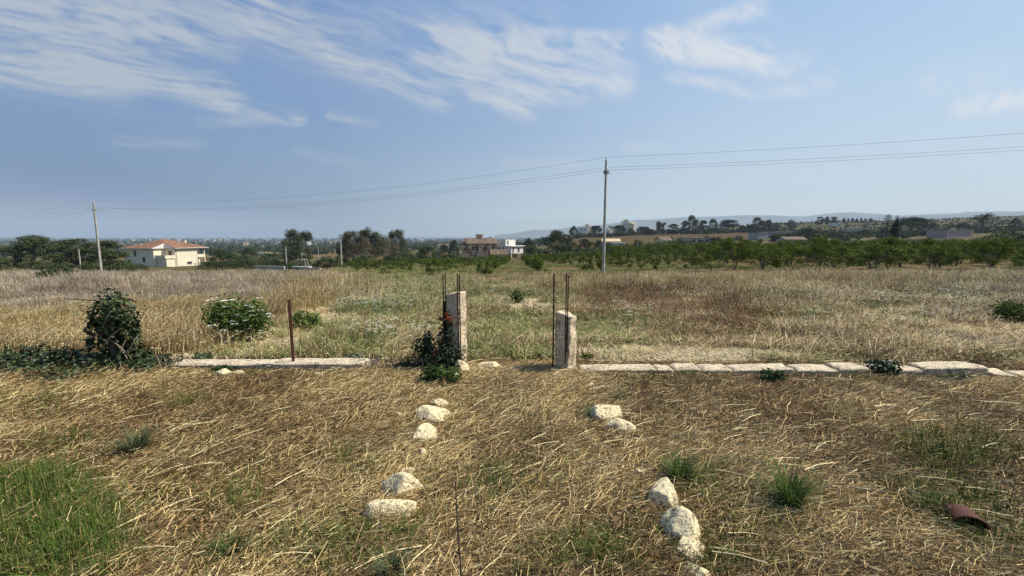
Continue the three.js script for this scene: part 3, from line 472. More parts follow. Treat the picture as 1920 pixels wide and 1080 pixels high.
/* ------------------------------------------------ stones ------------------------------------------------ */
function stone(label, u, v, wpx, hpx, seed, o = {}) {
  const p = onGround(u, v + hpx * 0.42, 12), D = -p.z, w = metres(wpx, D, p.y) * 1.32, h = metres(hpx, D, p.y) * 1.3;
  const q = rng(seed), cut = []; for (let k = 0; k < 9; k++) { const d = dirIn(q); if (k < 5) d.y = Math.abs(d.y) * 0.8; d.normalize(); cut.push([d, 0.52 + 0.38 * q()]); }
  const g = rough(new THREE.IcosahedronGeometry(1, 9), 0.085, 2.6, seed, (x, y, z) => { let R = 1.12; for (const [d, a] of cut) { const t = x * d.x + y * d.y + z * d.z; if (t > 0.05) R = Math.min(R, a / t); } R = lerp(R, 1, 0.04); return [x * R, y * R, z * R]; });
  const m = mesh('stone', g, M.lime); g.scale(w / 2, h * 0.62, w * (o.deep ?? 0.36)); boxUV(g); m.geometry = boxUV(g);
  m.position.set(p.x, p.y + h * 0.10, p.z - w * 0.12); m.rotation.y = o.turn ?? (hash2(seed, 2) - 0.5) * 0.7;
  return tag(m, label, 'stone', o.group || 'stones edging the path');
}
[['small pale stone topping the left path edging near the bush', 822, 757, 32, 22], ['wide pale stone just below the green bush by the gate', 810, 778, 58, 30], ['rounded pale stone, second wide one on the left path edge', 797, 815, 52, 30], ['small flat stone lying left of the left stone row', 746, 778, 20, 10],
  ['small half buried stone below the rounded one on the left edge', 790, 852, 22, 14], ['little pale stone just above the large pair on left edge', 763, 886, 28, 17], ['large pale stone, upper one of the pair on the left edge', 748, 916, 60, 40], ['large pale stone with dark hole, nearest on the left edge', 731, 954, 66, 42]
].forEach(([l, u, v, w, h], i) => stone(l, u, v, w, h, 300 + i));
[['small yellowish stone beside the grass tuft on right path edge', 1121, 764, 24, 14], ['angular pale stone at the head of the right path edge', 1144, 774, 52, 32], ['flat grey stone directly below the angular one', 1158, 801, 50, 22], ['pale flat stone in front of the shorter pillar', 1103, 725, 22, 10],
  ['small stone peeping from straw above the large lichen stone', 1203, 884, 20, 18], ['large lichen spotted stone on the right path edge', 1246, 925, 64, 56], ['pointed pale stone below the lichen spotted one', 1271, 985, 58, 52], ['half hidden stone under straw low on the right edge', 1297, 1034, 50, 30], ['lowest stone of the right edge at the photo bottom', 1310, 1074, 40, 26]
].forEach(([l, u, v, w, h], i) => stone(l, u, v, w, h, 330 + i, { deep: i > 4 ? 0.5 : 0.36, turn: i > 4 ? -0.5 : undefined }));
[['upright pale stone at the foot of the taller pillar', 866, 690, 24, 26], ['pale stone under the vine roots', 840, 703, 32, 18], ['flat stone lying on the gate threshold', 918, 686, 34, 16], ['dark yellow stone below the ivy clump on left wall', 414, 700, 28, 18], ['pale flat stone beside that yellow stone', 445, 700, 24, 12], ['rubble lump in the straw under the left wall', 596, 702, 14, 10],
  ['grey round rubble stone under the right wall, left of three', 1338, 696, 20, 13], ['grey round rubble stone under the right wall, middle of three', 1362, 697, 20, 16], ['grey round rubble stone under the right wall, right of three', 1388, 694, 22, 16], ['dark rubble stone beyond the three under the right wall', 1412, 698, 22, 13], ['white stone lying in the field grass near right bush', 1726, 594, 10, 8], ['pale stone lying in the field left of the white one', 1601, 597, 14, 8], ['long pale stone under the right wall by the ivy', 1548, 696, 34, 16], ['pale slab of stone at the broken wall end', 1868, 700, 44, 16]
].forEach(([l, u, v, w, h], i) => stone(l, u, v, w, h, 360 + i, { group: 'loose stones by the wall' }));

/* ------------------------------------------------ plants close by ------------------------------------------------ */
function leafCloud(S, r, lobes, n, len, wid, cols, o = {}) {        // lobes: [x, y, z, rx, ry, rz]
  const tot = lobes.reduce((s, l) => s + l[3] * l[4] + l[4] * l[5], 0), P = new V3(), nn = new V3(), t = new V3();
  for (const l of lobes) {
    const m = Math.round(n * (l[3] * l[4] + l[4] * l[5]) / tot);
    for (let i = 0; i < m; i++) {
      const d = dirIn(r), k = Math.pow(r(), o.shell ?? 0.45); P.set(l[0] + d.x * l[3] * k, l[1] + d.y * l[4] * k, l[2] + d.z * l[5] * k);
      if (o.floor !== undefined && P.y < o.floor) P.y = o.floor + r() * 0.04;
      const j = dirIn(r); nn.copy(d).multiplyScalar(o.out ?? 0.7).addScaledVector(j, 0.8); nn.y += o.upward ?? 0.35; nn.normalize();
      t.copy(dirIn(r)); t.y += o.droop ?? -0.1; t.addScaledVector(nn, -t.dot(nn)).normalize();
      const s = 0.6 + 0.8 * r(); S.leaf(P, nn, t, len * s, wid * s, vary(cols[Math.floor(r() * cols.length)], r, o.vary ?? 0.3), o.fold ?? 0.2);
    }
  }
}
function stems(S, r, from, lobes, r0, col, k = 1) { for (const l of lobes) for (let j = 0; j < k; j++) { const d = dirIn(r), a = new V3(from[0] + (r() - 0.5) * r0 * 4, from[1], from[2] + (r() - 0.5) * r0 * 4), e = new V3(l[0] + d.x * l[3] * 0.6, l[1] + d.y * l[4] * 0.6, l[2] + d.z * l[5] * 0.6), m = a.clone().lerp(e, 0.5).add(new V3((r() - 0.5) * 0.25 * l[3], 0.12 * l[4], (r() - 0.5) * 0.25 * l[5])); S.tube([a, m, e], [r0, r0 * 0.7, r0 * 0.3], vary(col, r, 0.2), 5, false); } }
const BARK = [0.13, 0.10, 0.075];
function bush(name, label, u, D, wpx, hpx, seed, cols, o = {}) {
  const p = o.at || ground(u, D), w = metres(wpx, D, p.y), h = metres(hpx, D, p.y), r = rng(seed), B = top(name, label, o.category || 'bush', o.group);
  B.position.set(p.x, p.y - 0.02, p.z);
  const lobes = []; const n = o.lobes ?? 9;
  for (let i = 0; i < n; i++) { const a = r() * 6.283, k = Math.sqrt(r()) * 0.36, ry = h * (0.22 + 0.16 * r()); lobes.push([Math.cos(a) * k * w, lerp(ry * 0.9, h - ry, Math.pow(r(), 0.7) * (1 - k * 0.9)), Math.sin(a) * k * w * 0.8, w * (0.16 + 0.12 * r()), ry, w * (0.15 + 0.1 * r())]); }
  const F = new Shape(), T = new Shape(); leafCloud(F, r, lobes, o.n ?? 900, o.len ?? 0.06, o.wid ?? 0.028, cols, { floor: 0.0, ...o });
  stems(T, r, [0, -0.03, 0], lobes, 0.008, BARK);
  mesh('stem', T.geo(true), M.bark, B); const f = mesh('foliage', F.geo(), o.mat || M.leafy, B); f.userData.kind = 'stuff';
  if (o.flowers) { const W = new Shape(); for (let i = 0; i < o.flowers; i++) { const l = lobes[Math.floor(r() * lobes.length)], d = dirIn(r); d.y = Math.abs(d.y); d.z = Math.abs(d.z); const c = new V3(l[0] + d.x * l[3], l[1] + d.y * l[4] * 1.1 + 0.05, l[2] + d.z * l[5] * 1.15); for (let j = 0; j < 12; j++) { const b = r() * 6.28, k = Math.sqrt(r()) * (o.fr ?? 0.028); W.leaf(new V3(c.x + Math.cos(b) * k, c.y, c.z + Math.sin(b) * k), new V3((r() - 0.5) * 0.6, 1, (r() - 0.5) * 0.6).normalize(), new V3(Math.cos(b), 0.1, Math.sin(b)), 0.03, 0.026, vary(o.fcol || [0.76, 0.76, 0.70], r, 0.1), 0.1); } } mesh('flowers', W.geo(), M.flower, B).userData.kind = 'stuff'; }
  return B;
}
const LEAF = [[0.075, 0.125, 0.025], [0.10, 0.16, 0.035], [0.055, 0.095, 0.022]], DARK = [[0.035, 0.06, 0.018], [0.05, 0.08, 0.025], [0.025, 0.045, 0.015]], BRIGHT = [[0.13, 0.20, 0.035], [0.10, 0.17, 0.03], [0.16, 0.22, 0.05]], IVY = [[0.020, 0.034, 0.010], [0.030, 0.050, 0.014], [0.055, 0.085, 0.022], [0.014, 0.024, 0.009]];
bush('flowering_bush', 'leafy green bush with white umbels in the field left of the rusty post', 444, 7.0, 122, 98, 701, LEAF, { n: 3200, fr: 0.042, flowers: 34, len: 0.075, wid: 0.028, lobes: 20 });
bush('field_bush', 'bright green low bush just right of the rusty post', 577, 8.3, 58, 40, 703, [...BRIGHT, LEAF[0]], { n: 700, len: 0.08, wid: 0.028 });
bush('field_bush', 'small bright green bush at the foot of the white flowered bush', 396, 6.75, 34, 26, 705, BRIGHT, { n: 260, len: 0.05 });
bush('field_bush', 'glossy yellow green bush at the right frame edge in the field', 1908, 8.3, 84, 62, 707, [[0.12, 0.17, 0.035], [0.07, 0.11, 0.025], [0.05, 0.08, 0.02]], { n: 1400, len: 0.065, wid: 0.03, lobes: 12 });
bush('field_bush', 'dark green wide bush in the grey grass at far left', 106, 26, 66, 36, 709, DARK, { n: 1400, len: 0.22, wid: 0.09, lobes: 11 });
bush('field_bush', 'green spiky bush between the pillars far up the field', 967, 13.2, 34, 28, 711, LEAF, { n: 420, len: 0.13, wid: 0.03, upward: 0.2 });
bush('field_bush', 'dark grey green bush behind the shorter pillar bars', 1062, 22, 36, 24, 713, [[0.06, 0.09, 0.05], [0.045, 0.07, 0.035]], { n: 420, len: 0.16, wid: 0.05 });
bush('field_bush', 'low bright green weed behind the right wall by the pillar', 1101, 5.9, 22, 14, 715, BRIGHT, { n: 160, len: 0.05, category: 'weed' });
bush('field_bush', 'low green weed in the field near the vine mound', 660, 11.5, 40, 16, 717, LEAF, { n: 300, len: 0.09, category: 'weed' });
bush('low_bush', 'low dense green bush in the straw before the taller pillar', 832, 4.78, 78, 46, 719, [[0.05, 0.10, 0.02], [0.07, 0.13, 0.03], [0.035, 0.065, 0.018]], { n: 900, len: 0.05, wid: 0.022, lobes: 10 });
bush('wall_weed', 'green weed growing over the left wall stub', 418, 5.12, 44, 18, 721, DARK, { n: 260, len: 0.05, category: 'weed' });
bush('wall_weed', 'broad leafy weed in front of the middle of right wall', 1447, 4.95, 44, 28, 723, [[0.05, 0.085, 0.03], [0.07, 0.11, 0.035]], { n: 300, len: 0.07, category: 'weed' });
bush('wall_ivy', 'dark ivy clump hanging over the right wall between slabs', 1652, 5.26, 84, 32, 725, IVY, { n: 620, len: 0.05, wid: 0.042, mat: M.ivy, category: 'ivy' });
bush('wall_weed', 'grey green grassy weed against the last slab of right wall', 1795, 4.95, 60, 18, 727, [[0.09, 0.12, 0.06], [0.06, 0.09, 0.04]], { n: 320, len: 0.09, wid: 0.012, category: 'weed' });
bush('field_bush', 'low grey green weed behind the left wall stub', 660, 5.75, 46, 16, 729, [[0.10, 0.13, 0.06], [0.07, 0.10, 0.045]], { n: 300, len: 0.07, wid: 0.016, category: 'weed' });
bush('field_bush', 'pale green weed behind the left end of wall stub', 378, 5.75, 52, 14, 731, [[0.12, 0.16, 0.08], [0.08, 0.12, 0.05]], { n: 300, len: 0.05, wid: 0.02, category: 'weed' });
function tuft(label, u, v, wpx, hpx, seed, cols, n = 170) {
  const p = onGround(u, v + hpx * 0.4, 10), D = -p.z, w = metres(wpx, D), h = metres(hpx, D) * 1.15, r = rng(seed), S = new Shape();
  for (let i = 0; i < n; i++) { const a = r() * 6.283, d = Math.sqrt(r()) * w * 0.16; S.blade(Math.cos(a) * d, -0.015, Math.sin(a) * d, h * (0.45 + 0.65 * r()), 0.006 + 0.004 * r(), a + (r() - 0.5) * 1.2, 0.25 + 0.75 * r(), vary(cols[Math.floor(r() * cols.length)], r, 0.3), undefined, 4); }
  const m = mesh('grass_tuft', S.geo(), M.leafy); m.position.copy(p); return tag(m, label, 'grass tuft');
}
const TUFT = [[0.085, 0.145, 0.03], [0.12, 0.18, 0.045], [0.055, 0.095, 0.025]], TUFTG = [[0.10, 0.13, 0.065], [0.07, 0.10, 0.045], [0.14, 0.16, 0.08]];
tuft('upright bright green grass tuft in the straw at right', 1479, 918, 100, 84, 801, TUFT, 260);
tuft('grey green grass tuft in the straw at left', 257, 828, 88, 52, 802, TUFTG, 230);
tuft('dark green tuft beside the large lichen spotted stone', 1275, 880, 96, 52, 803, [TUFT[0], TUFT[2]], 240);
tuft('small dark green tuft near the bottom left of straw', 436, 1024, 56, 50, 804, [TUFT[2], DARK[1]], 130);
tuft('blue green grass tuft at bottom below the left stones', 735, 1060, 60, 56, 805, TUFTG, 130);
tuft('small tuft at the head of the right stone row', 1108, 772, 34, 34, 806, [TUFT[2], TUFTG[0]], 110);
tuft('small tuft in straw behind the right stone row', 1166, 742, 34, 22, 807, TUFTG, 90);
tuft('dark tuft beside the rusty pipe piece', 1760, 948, 90, 40, 808, [TUFT[0], TUFT[2]], 180);
tuft('flat green tuft in the middle of the path', 935, 905, 60, 26, 809, [TUFT[2], TUFTG[1]], 110);
tuft('pale tuft on the straw right of the left wall stub', 490, 712, 26, 16, 810, TUFTG, 60);

{ // ivy grown over a stump, with the ivy bank beside it
  const r = rng(901), p = ground(226, 5.45), I = top('ivy_stump', 'dark ivy covering an old stump in a mushroom shape', 'ivy'); I.position.copy(p);
  const T = new Shape(); T.tube([new V3(0.04, -0.1, 0), new V3(0.0, 0.25, 0.02), new V3(-0.05, 0.5, 0), new V3(-0.08, 0.8, 0)], [0.11, 0.085, 0.08, 0.06], [0.12, 0.09, 0.065], 9);
  for (const [a, b, c, d] of [[-0.1, 0.2, 0.22, 0.5], [0.05, 0.35, 0.30, 0.1], [0.12, 0.3, 0.32, -0.05], [-0.02, 0.5, 0.15, 0.75], [0.2, 0.05, 0.42, 0.42], [0.1, 0.0, 0.25, 0.35]]) T.tube([new V3(a, b, 0.16), new V3((a + c) / 2 + 0.05, (b + d) / 2 + 0.05, 0.22), new V3(c, d, 0.16)], [0.007, 0.006, 0.004], [0.30, 0.24, 0.16], 5);
  mesh('trunk', T.geo(true), M.bark, I);
  const B = new Shape(); B.tube([new V3(-0.2, 0.83, 0.02), new V3(-0.4, 0.845, 0.03), new V3(-0.62, 0.86, 0.03)], [0.012, 0.009, 0.004], [0.26, 0.20, 0.14], 6); B.tube([new V3(-0.38, 0.845, 0.03), new V3(-0.5, 0.90, 0.05)], [0.006, 0.003], [0.26, 0.20, 0.14], 5); mesh('dead_branch', B.geo(true), M.bark, I);
  const F = new Shape(), lobes = [[-0.06, 0.84, 0, 0.20, 0.15, 0.2], [0.02, 0.70, 0, 0.28, 0.2, 0.25], [0.03, 0.5, 0.02, 0.21, 0.22, 0.2], [0.10, 0.3, 0, 0.14, 0.24, 0.15], [0.06, 0.12, 0, 0.26, 0.14, 0.2], [-0.24, 0.58, 0.05, 0.10, 0.16, 0.1], [0.26, 0.55, 0.03, 0.10, 0.2, 0.12], [-0.16, 0.3, 0.05, 0.10, 0.2, 0.1], [-0.36, 0.30, 0.06, 0.04, 0.09, 0.05], [-0.30, 0.45, 0.08, 0.05, 0.10, 0.05], [0.34, 0.42, 0.05, 0.05, 0.16, 0.06], [0.3, 0.2, 0.05, 0.14, 0.14, 0.1]];
  for (const l of lobes) { l[0] *= 0.86; l[3] *= 0.76; }
  for (let k = 0; k < 9; k++) { const a = -2.6 + k * 0.62, x0 = Math.cos(a) * 0.2, n = 3 + (k % 3); for (let j = 0; j < n; j++) lobes.push([x0 * (1.1 + 0.12 * j), 0.74 - j * 0.11 - 0.02 * k, 0.12 + 0.05 * Math.sin(a), 0.035, 0.06, 0.035]); }
  leafCloud(F, r, lobes, 2000, 0.046, 0.043, IVY, { shell: 0.3, fold: 0.12, droop: -0.8, out: 1.1, upward: 0.25 }); mesh('foliage', F.geo(), M.ivy, I).userData.kind = 'stuff';
  const H = top('ivy_bank', 'low bank of dark ivy trailing over the wall at left', 'ivy'), a = ground(-40, 5.3); H.position.set(0, 0, 0);
  const S = new Shape(), L = []; for (let x = -7.6; x < -4.35; x += 0.13) { const k = smooth(-4.3, -4.75, x), h = 0.16 * (0.75 + 0.5 * r()) * (0.5 + 0.5 * k); L.push([x, h * 0.55 + height(x, 5.3), -5.35 + (r() - 0.5) * 0.22, 0.16, h * 0.75, 0.26]); if (r() < 0.8 * k) L.push([x, 0.05 + height(x, 5), -5.0 + (r() - 0.5) * 0.3, 0.16, 0.07, 0.2]); }
  leafCloud(S, r, L, 5600, 0.042, 0.040, IVY, { shell: 0.35, fold: 0.12, droop: -0.5, out: 0.9, upward: 0.6, floor: 0.0 }); for (let i = 0; i < 260; i++) { const x = lerp(-7.4, -4.4, r()), z = -lerp(4.55, 5.0, r() * r()); S.leaf(new V3(x, 0.03 + 0.05 * r(), z), new V3((r() - 0.5), 1.4, (r() - 0.5)).normalize(), new V3(r() - 0.5, 0.1, r() - 0.5).normalize(), 0.05, 0.045, vary([0.06, 0.10, 0.03], r), 0.1); }
  mesh('foliage', S.geo(), M.ivy, H).userData.kind = 'stuff'; const V = new Shape(); for (let i = 0; i < 26; i++) { const x = lerp(-7.3, -4.2, r()); V.tube([new V3(x, 0.02, -5.0 - 0.3 * r()), new V3(x + 0.15, 0.16 + 0.08 * r(), -5.25), new V3(x + 0.3 + 0.2 * r(), 0.04, -5.1)], [0.004, 0.004, 0.003], [0.3, 0.24, 0.17], 4); } mesh('stem', V.geo(true), M.bark, H);
}
{ // trumpet vine on the taller pillar
  const r = rng(921), p = ground(846, 5.36), I = top('trumpet_vine', 'dark leaved vine with orange red flowers climbing the taller pillar', 'vine'); I.position.copy(p);
  const lobes = [[-0.03, 0.62, -0.02, 0.07, 0.16, 0.09], [-0.05, 0.42, 0, 0.11, 0.18, 0.12], [-0.02, 0.22, 0.06, 0.18, 0.18, 0.14], [-0.2, 0.16, 0.02, 0.18, 0.14, 0.14], [-0.36, 0.24, -0.05, 0.12, 0.13, 0.12], [-0.42, 0.08, 0, 0.2, 0.09, 0.14], [0.06, 0.12, 0.1, 0.12, 0.12, 0.08], [-0.62, 0.05, 0.02, 0.16, 0.06, 0.1], [-0.3, 0.33, -0.05, 0.05, 0.1, 0.06], [0.03, 0.78, -0.06, 0.05, 0.1, 0.06]];
  const F = new Shape(), T = new Shape(); for (const l of lobes) { l[3] *= 1.15; l[5] *= 1.2; if (l[0] < -0.1) { l[1] *= 1.2; l[4] *= 1.25; } }
  leafCloud(F, r, lobes, 2300, 0.058, 0.024, [[0.024, 0.042, 0.013], [0.036, 0.06, 0.018], [0.016, 0.028, 0.010]], { droop: -0.7, out: 0.8, fold: 0.2 }); stems(T, r, [-0.05, -0.03, 0.05], lobes, 0.008, [0.22, 0.18, 0.13], 2);
  for (let i = 0; i < 14; i++) { const x = lerp(-0.95, 0.1, r()); T.tube([new V3(x, 0, 0.08 + 0.1 * r()), new V3(x + (r() - 0.5) * 0.2, 0.1 + 0.1 * r(), 0.12), new V3(x + (r() - 0.5) * 0.5, 0.03 + 0.15 * r(), 0.2 * r())], [0.006, 0.005, 0.003], [0.34, 0.29, 0.22], 5); }
  mesh('stem', T.geo(true), M.bark, I); mesh('foliage', F.geo(), M.ivy, I).userData.kind = 'stuff';
  const W = new Shape(); for (const [x, y, z, n] of [[-0.015, 0.70, 0.09, 9], [0.0, 0.665, 0.1, 8], [-0.05, 0.72, 0.07, 5], [-0.17, 0.24, 0.13, 7], [-0.2, 0.26, 0.1, 4]]) for (let i = 0; i < n; i++) { const d = dirIn(r); d.z = Math.abs(d.z); W.leaf(new V3(x + (r() - 0.5) * 0.05, y + (r() - 0.5) * 0.05, z + (r() - 0.5) * 0.03), dirIn(r), d, 0.045, 0.024, vary([0.42, 0.09, 0.035], r, 0.3), 0.3); }
  mesh('flowers', W.geo(), M.flower, I).userData.kind = 'stuff';
}
{ // dead stems beside the vine, a twig, the rusty pipe piece
  const r = rng(941), S = new Shape(), p = ground(692, 5.3), m0 = new V3();
  for (let i = 0; i < 12; i++) { const a = r() * 6.28; S.tube([new V3(0, 0.0, 0), new V3(Math.cos(a) * 0.08, 0.08 + 0.08 * r(), Math.sin(a) * 0.05), new V3(Math.cos(a) * 0.2, 0.05 + 0.18 * r(), Math.sin(a) * 0.08)], [0.008, 0.006, 0.003], vary([0.42, 0.37, 0.29], r, 0.2), 5); }
  const d = mesh('dead_stems', S.geo(true), M.bark); d.position.copy(p); tag(d, 'pale dead woody stems at the right end of left wall stub', 'dead plant');
  const T = new Shape(), q = ground(862, 1.86); T.tube([new V3(0.012, -0.03, 0), new V3(0.004, 0.16, 0), new V3(-0.006, 0.36, 0.004), new V3(-0.012, 0.55, 0)], [0.0055, 0.0048, 0.004, 0.0022], [0.075, 0.055, 0.04], 7);
  T.tube([new V3(0.003, 0.18, 0), new V3(-0.022, 0.215, 0.01)], [0.004, 0.002], [0.075, 0.055, 0.04], 5); T.tube([new V3(-0.004, 0.30, 0), new V3(0.03, 0.325, 0.005)], [0.0035, 0.0015], [0.075, 0.055, 0.04], 5); T.tube([new V3(0.006, 0.13, 0), new V3(-0.02, 0.12, 0.02)], [0.003, 0.0015], [0.075, 0.055, 0.04], 5);
  const t = mesh('twig', T.geo(true), M.bark); t.position.copy(q); tag(t, 'thin dark bare twig standing upright in the path', 'twig');
  const R = 0.075, th = 0.007, s = new THREE.Shape(); s.absarc(0, 0, R, -0.25, Math.PI + 0.25, false); s.absarc(0, 0, R - th, Math.PI + 0.25, -0.25, true);
  const g = new THREE.ExtrudeGeometry(s, { depth: 0.155, bevelEnabled: true, bevelSize: 0.0015, bevelThickness: 0.0015, bevelSegments: 1, curveSegments: 20 }); g.translate(0, 0.018, -0.0775); g.scale(1.05, 0.78, 1.0);
  const o = onGround(1817, 996, 6), pipe = mesh('pipe_piece', boxUV(g, 1), M.rust); pipe.position.set(o.x, o.y + 0.03, o.z - 0.03); pipe.rotation.set(-0.10, -0.45, -0.05); tag(pipe, 'rusty brown half pipe piece lying in the grass', 'pipe');
}

/* ------------------------------------------------ trees ------------------------------------------------ */
// Each kind is built a few times, one metre tall-wide units in real metres, then copied. proto: { crown, trunk, H, W } with base at the origin.
const protos = {};
function proto(kind, H, W, make) { const C = new Shape(), T = new Shape(); make(C, T); const g = C.geo(); g.computeBoundingBox(); const b = g.boundingBox; (protos[kind] ||= []).push({ crown: g, trunk: T.geo(true), H: b.max.y, W: (b.max.x - b.min.x + b.max.z - b.min.z) / 2 }); }
function clumpTree(kind, seed, H, W, o) {
  const r = rng(seed);
  proto(kind, H, W, (C, T) => {
    const lobes = [], h0 = o.h0 ?? 0.3;
    for (let i = 0; i < o.lobes; i++) {
      const a = r() * 6.283 , t = r(), y = lerp(h0, 1, t), prof = o.profile(t), k = Math.sqrt(lerp(o.core ?? 0.15, 1, r())) * prof, s = (o.size ?? 0.2) * (0.7 + 0.6 * r());
      lobes.push([Math.cos(a) * k * (W / 2) * (1 - s * 0.6), y * H - s * H * 0.25, Math.sin(a) * k * (W / 2) * (1 - s * 0.6), s * W * (o.flatX ?? 0.62), s * H * (o.flat ?? 0.45), s * W * (o.flatX ?? 0.62)]);
    }
    leafCloud(C, r, lobes, o.n, o.len, o.wid, o.cols, { shell: 0.4, ...o.leaf });
    const bark = o.bark || BARK, tr = o.tr ?? 0.03 * H, forks = o.forks ?? 1;
    for (let f = 0; f < forks; f++) { const a = r() * 6.28, s = forks > 1 ? 0.12 * W : 0.03 * W; T.tube([new V3(Math.cos(a) * tr * 0.5 * (forks > 1), -0.15, Math.sin(a) * tr * 0.5 * (forks > 1)), new V3(Math.cos(a) * s * 0.5, H * h0 * 0.5, Math.sin(a) * s * 0.5), new V3(Math.cos(a) * s, H * h0, Math.sin(a) * s), new V3(Math.cos(a) * s * 1.3, H * lerp(h0, 0.9, 0.55), Math.sin(a) * s * 1.3)], [tr, tr * 0.8, tr * 0.65, tr * 0.2], bark, 7); }
    for (const l of lobes.slice(0, o.limbs ?? 12)) { const b = new V3(l[0] * 0.08, H * h0 * (0.7 + 0.5 * r()), l[2] * 0.08), e = new V3(l[0], l[1], l[2]), m = b.clone().lerp(e, 0.5).add(new V3((r() - 0.5) * 0.06 * W, (r() - 0.3) * 0.04 * H, (r() - 0.5) * 0.06 * W)); T.tube([b, m, e], [tr * 0.45, tr * 0.3, tr * 0.1], bark, 5, false); }
  });
}
const dome = t => Math.sqrt(clamp(1 - Math.pow(clamp(t * 1.05), 2.2))), egg = t => Math.sin(Math.PI * clamp(0.18 + t * 0.8)), wide = t => Math.sqrt(clamp(1 - Math.pow(clamp(t), 3))) * (0.6 + 0.4 * t);
const ORCH = [[0.085, 0.125, 0.009], [0.11, 0.15, 0.012], [0.058, 0.09, 0.008], [0.14, 0.175, 0.02]], YOUNG = [[0.095, 0.135, 0.013], [0.12, 0.16, 0.018], [0.065, 0.098, 0.011]];
for (let i = 0; i < 4; i++) clumpTree('mature', 1000 + i, 2.9, 3.5, { lobes: 26, n: 2400, len: 0.16, wid: 0.08, h0: 0.34, profile: t => 0.6 + 0.4 * dome(t), cols: ORCH, size: 0.2, flat: 0.42, flatX: 0.55, forks: 3, tr: 0.055, limbs: 16, leaf: { vary: 0.35, upward: 0.5 } });
for (let i = 0; i < 4; i++) clumpTree('young', 1010 + i, 1.7, 1.25, { lobes: 13, n: 520, len: 0.15, wid: 0.07, h0: 0.25, profile: t => 0.5 + 0.5 * dome(t), cols: YOUNG, size: 0.26, tr: 0.028, limbs: 6, leaf: { vary: 0.35, upward: 0.5 } });
for (let i = 0; i < 3; i++) clumpTree('olive', 1020 + i, 4, 4.6, { lobes: 34, n: 2600, len: 0.26, wid: 0.10, h0: 0.25, profile: wide, cols: [[0.13, 0.15, 0.085], [0.10, 0.12, 0.065], [0.17, 0.19, 0.12], [0.075, 0.09, 0.05]], size: 0.24, flat: 0.6, leaf: { vary: 0.3 } });
for (let i = 0; i < 3; i++) clumpTree('shrub', 1030 + i, 3, 4, { lobes: 30, n: 2200, len: 0.26, wid: 0.12, h0: 0.08, profile: dome, cols: [[0.06, 0.085, 0.03], [0.08, 0.105, 0.04], [0.045, 0.065, 0.024], [0.10, 0.115, 0.05]], size: 0.25, flat: 0.6, leaf: { vary: 0.35, floor: 0 } });
for (let i = 0; i < 3; i++) clumpTree('pine', 1040 + i, 8, 9, { lobes: 50, n: 8000, len: 0.5, wid: 0.16, h0: 0.16, profile: t => (0.62 + 0.38 * Math.sin(3.1 * clamp(t * 0.9 + 0.08))) * Math.sqrt(clamp(1.04 - t * t * t)), cols: [[0.055, 0.075, 0.028], [0.075, 0.095, 0.035], [0.035, 0.05, 0.02], [0.09, 0.105, 0.045]], size: 0.22, flat: 0.30, flatX: 0.62, core: 0.3, leaf: { upward: 1.0, vary: 0.35, out: 0.5 } });
for (let i = 0; i < 4; i++) clumpTree('eucalyptus', 1050 + i, 12, 9, { lobes: 34, n: 5200, len: 0.55, wid: 0.17, h0: 0.30, profile: t => 0.45 + 0.55 * egg(t), cols: i % 2 ? [[0.10, 0.095, 0.05], [0.13, 0.115, 0.06], [0.075, 0.075, 0.04]] : [[0.075, 0.09, 0.045], [0.10, 0.11, 0.06], [0.055, 0.065, 0.033]], size: 0.2, flat: 0.5, flatX: 0.62, core: 0.3, tr: 0.24, bark: [0.36, 0.31, 0.25], limbs: 22, leaf: { droop: -0.7, vary: 0.35 } });
for (let i = 0; i < 2; i++) clumpTree('rusty', 1060 + i, 7, 6.5, { lobes: 40, n: 2600, len: 0.34, wid: 0.06, h0: 0.2, profile: egg, cols: [[0.125, 0.10, 0.052], [0.10, 0.09, 0.045], [0.15, 0.115, 0.065]], size: 0.2, bark: [0.28, 0.23, 0.18], tr: 0.14, limbs: 26 });
for (let i = 0; i < 3; i++) clumpTree('carob', 1070 + i, 8, 10, { lobes: 46, n: 4600, len: 0.42, wid: 0.20, h0: 0.10, profile: dome, cols: [[0.032, 0.052, 0.018], [0.045, 0.07, 0.024], [0.022, 0.036, 0.013], [0.06, 0.085, 0.03]], size: 0.22, flat: 0.5, core: 0.3, leaf: { floor: 0.2, vary: 0.35 } });
for (let i = 0; i < 2; i++) clumpTree('stonepine', 1080 + i, 9, 11, { lobes: 60, n: 5200, len: 0.6, wid: 0.18, h0: 0.50, profile: t => Math.sqrt(clamp(1 - t * t * 0.85)), cols: [[0.028, 0.045, 0.018], [0.042, 0.062, 0.024], [0.02, 0.032, 0.013]], size: 0.2, flat: 0.4, core: 0.2, tr: 0.2, limbs: 18, leaf: { upward: 0.9 } });
for (let i = 0; i < 2; i++) clumpTree('cypress', 1090 + i, 9, 2.1, { lobes: 60, n: 3000, len: 0.34, wid: 0.12, h0: 0.03, profile: t => Math.pow(Math.sin(Math.PI * clamp(0.10 + 0.88 * t)), 0.65) * (1 - 0.35 * t), cols: [[0.016, 0.026, 0.012], [0.024, 0.036, 0.016], [0.012, 0.02, 0.01]], size: 0.09, flat: 0.9, flatX: 2.6, core: 0.1, tr: 0.15, limbs: 2, leaf: { droop: 0.9 } });
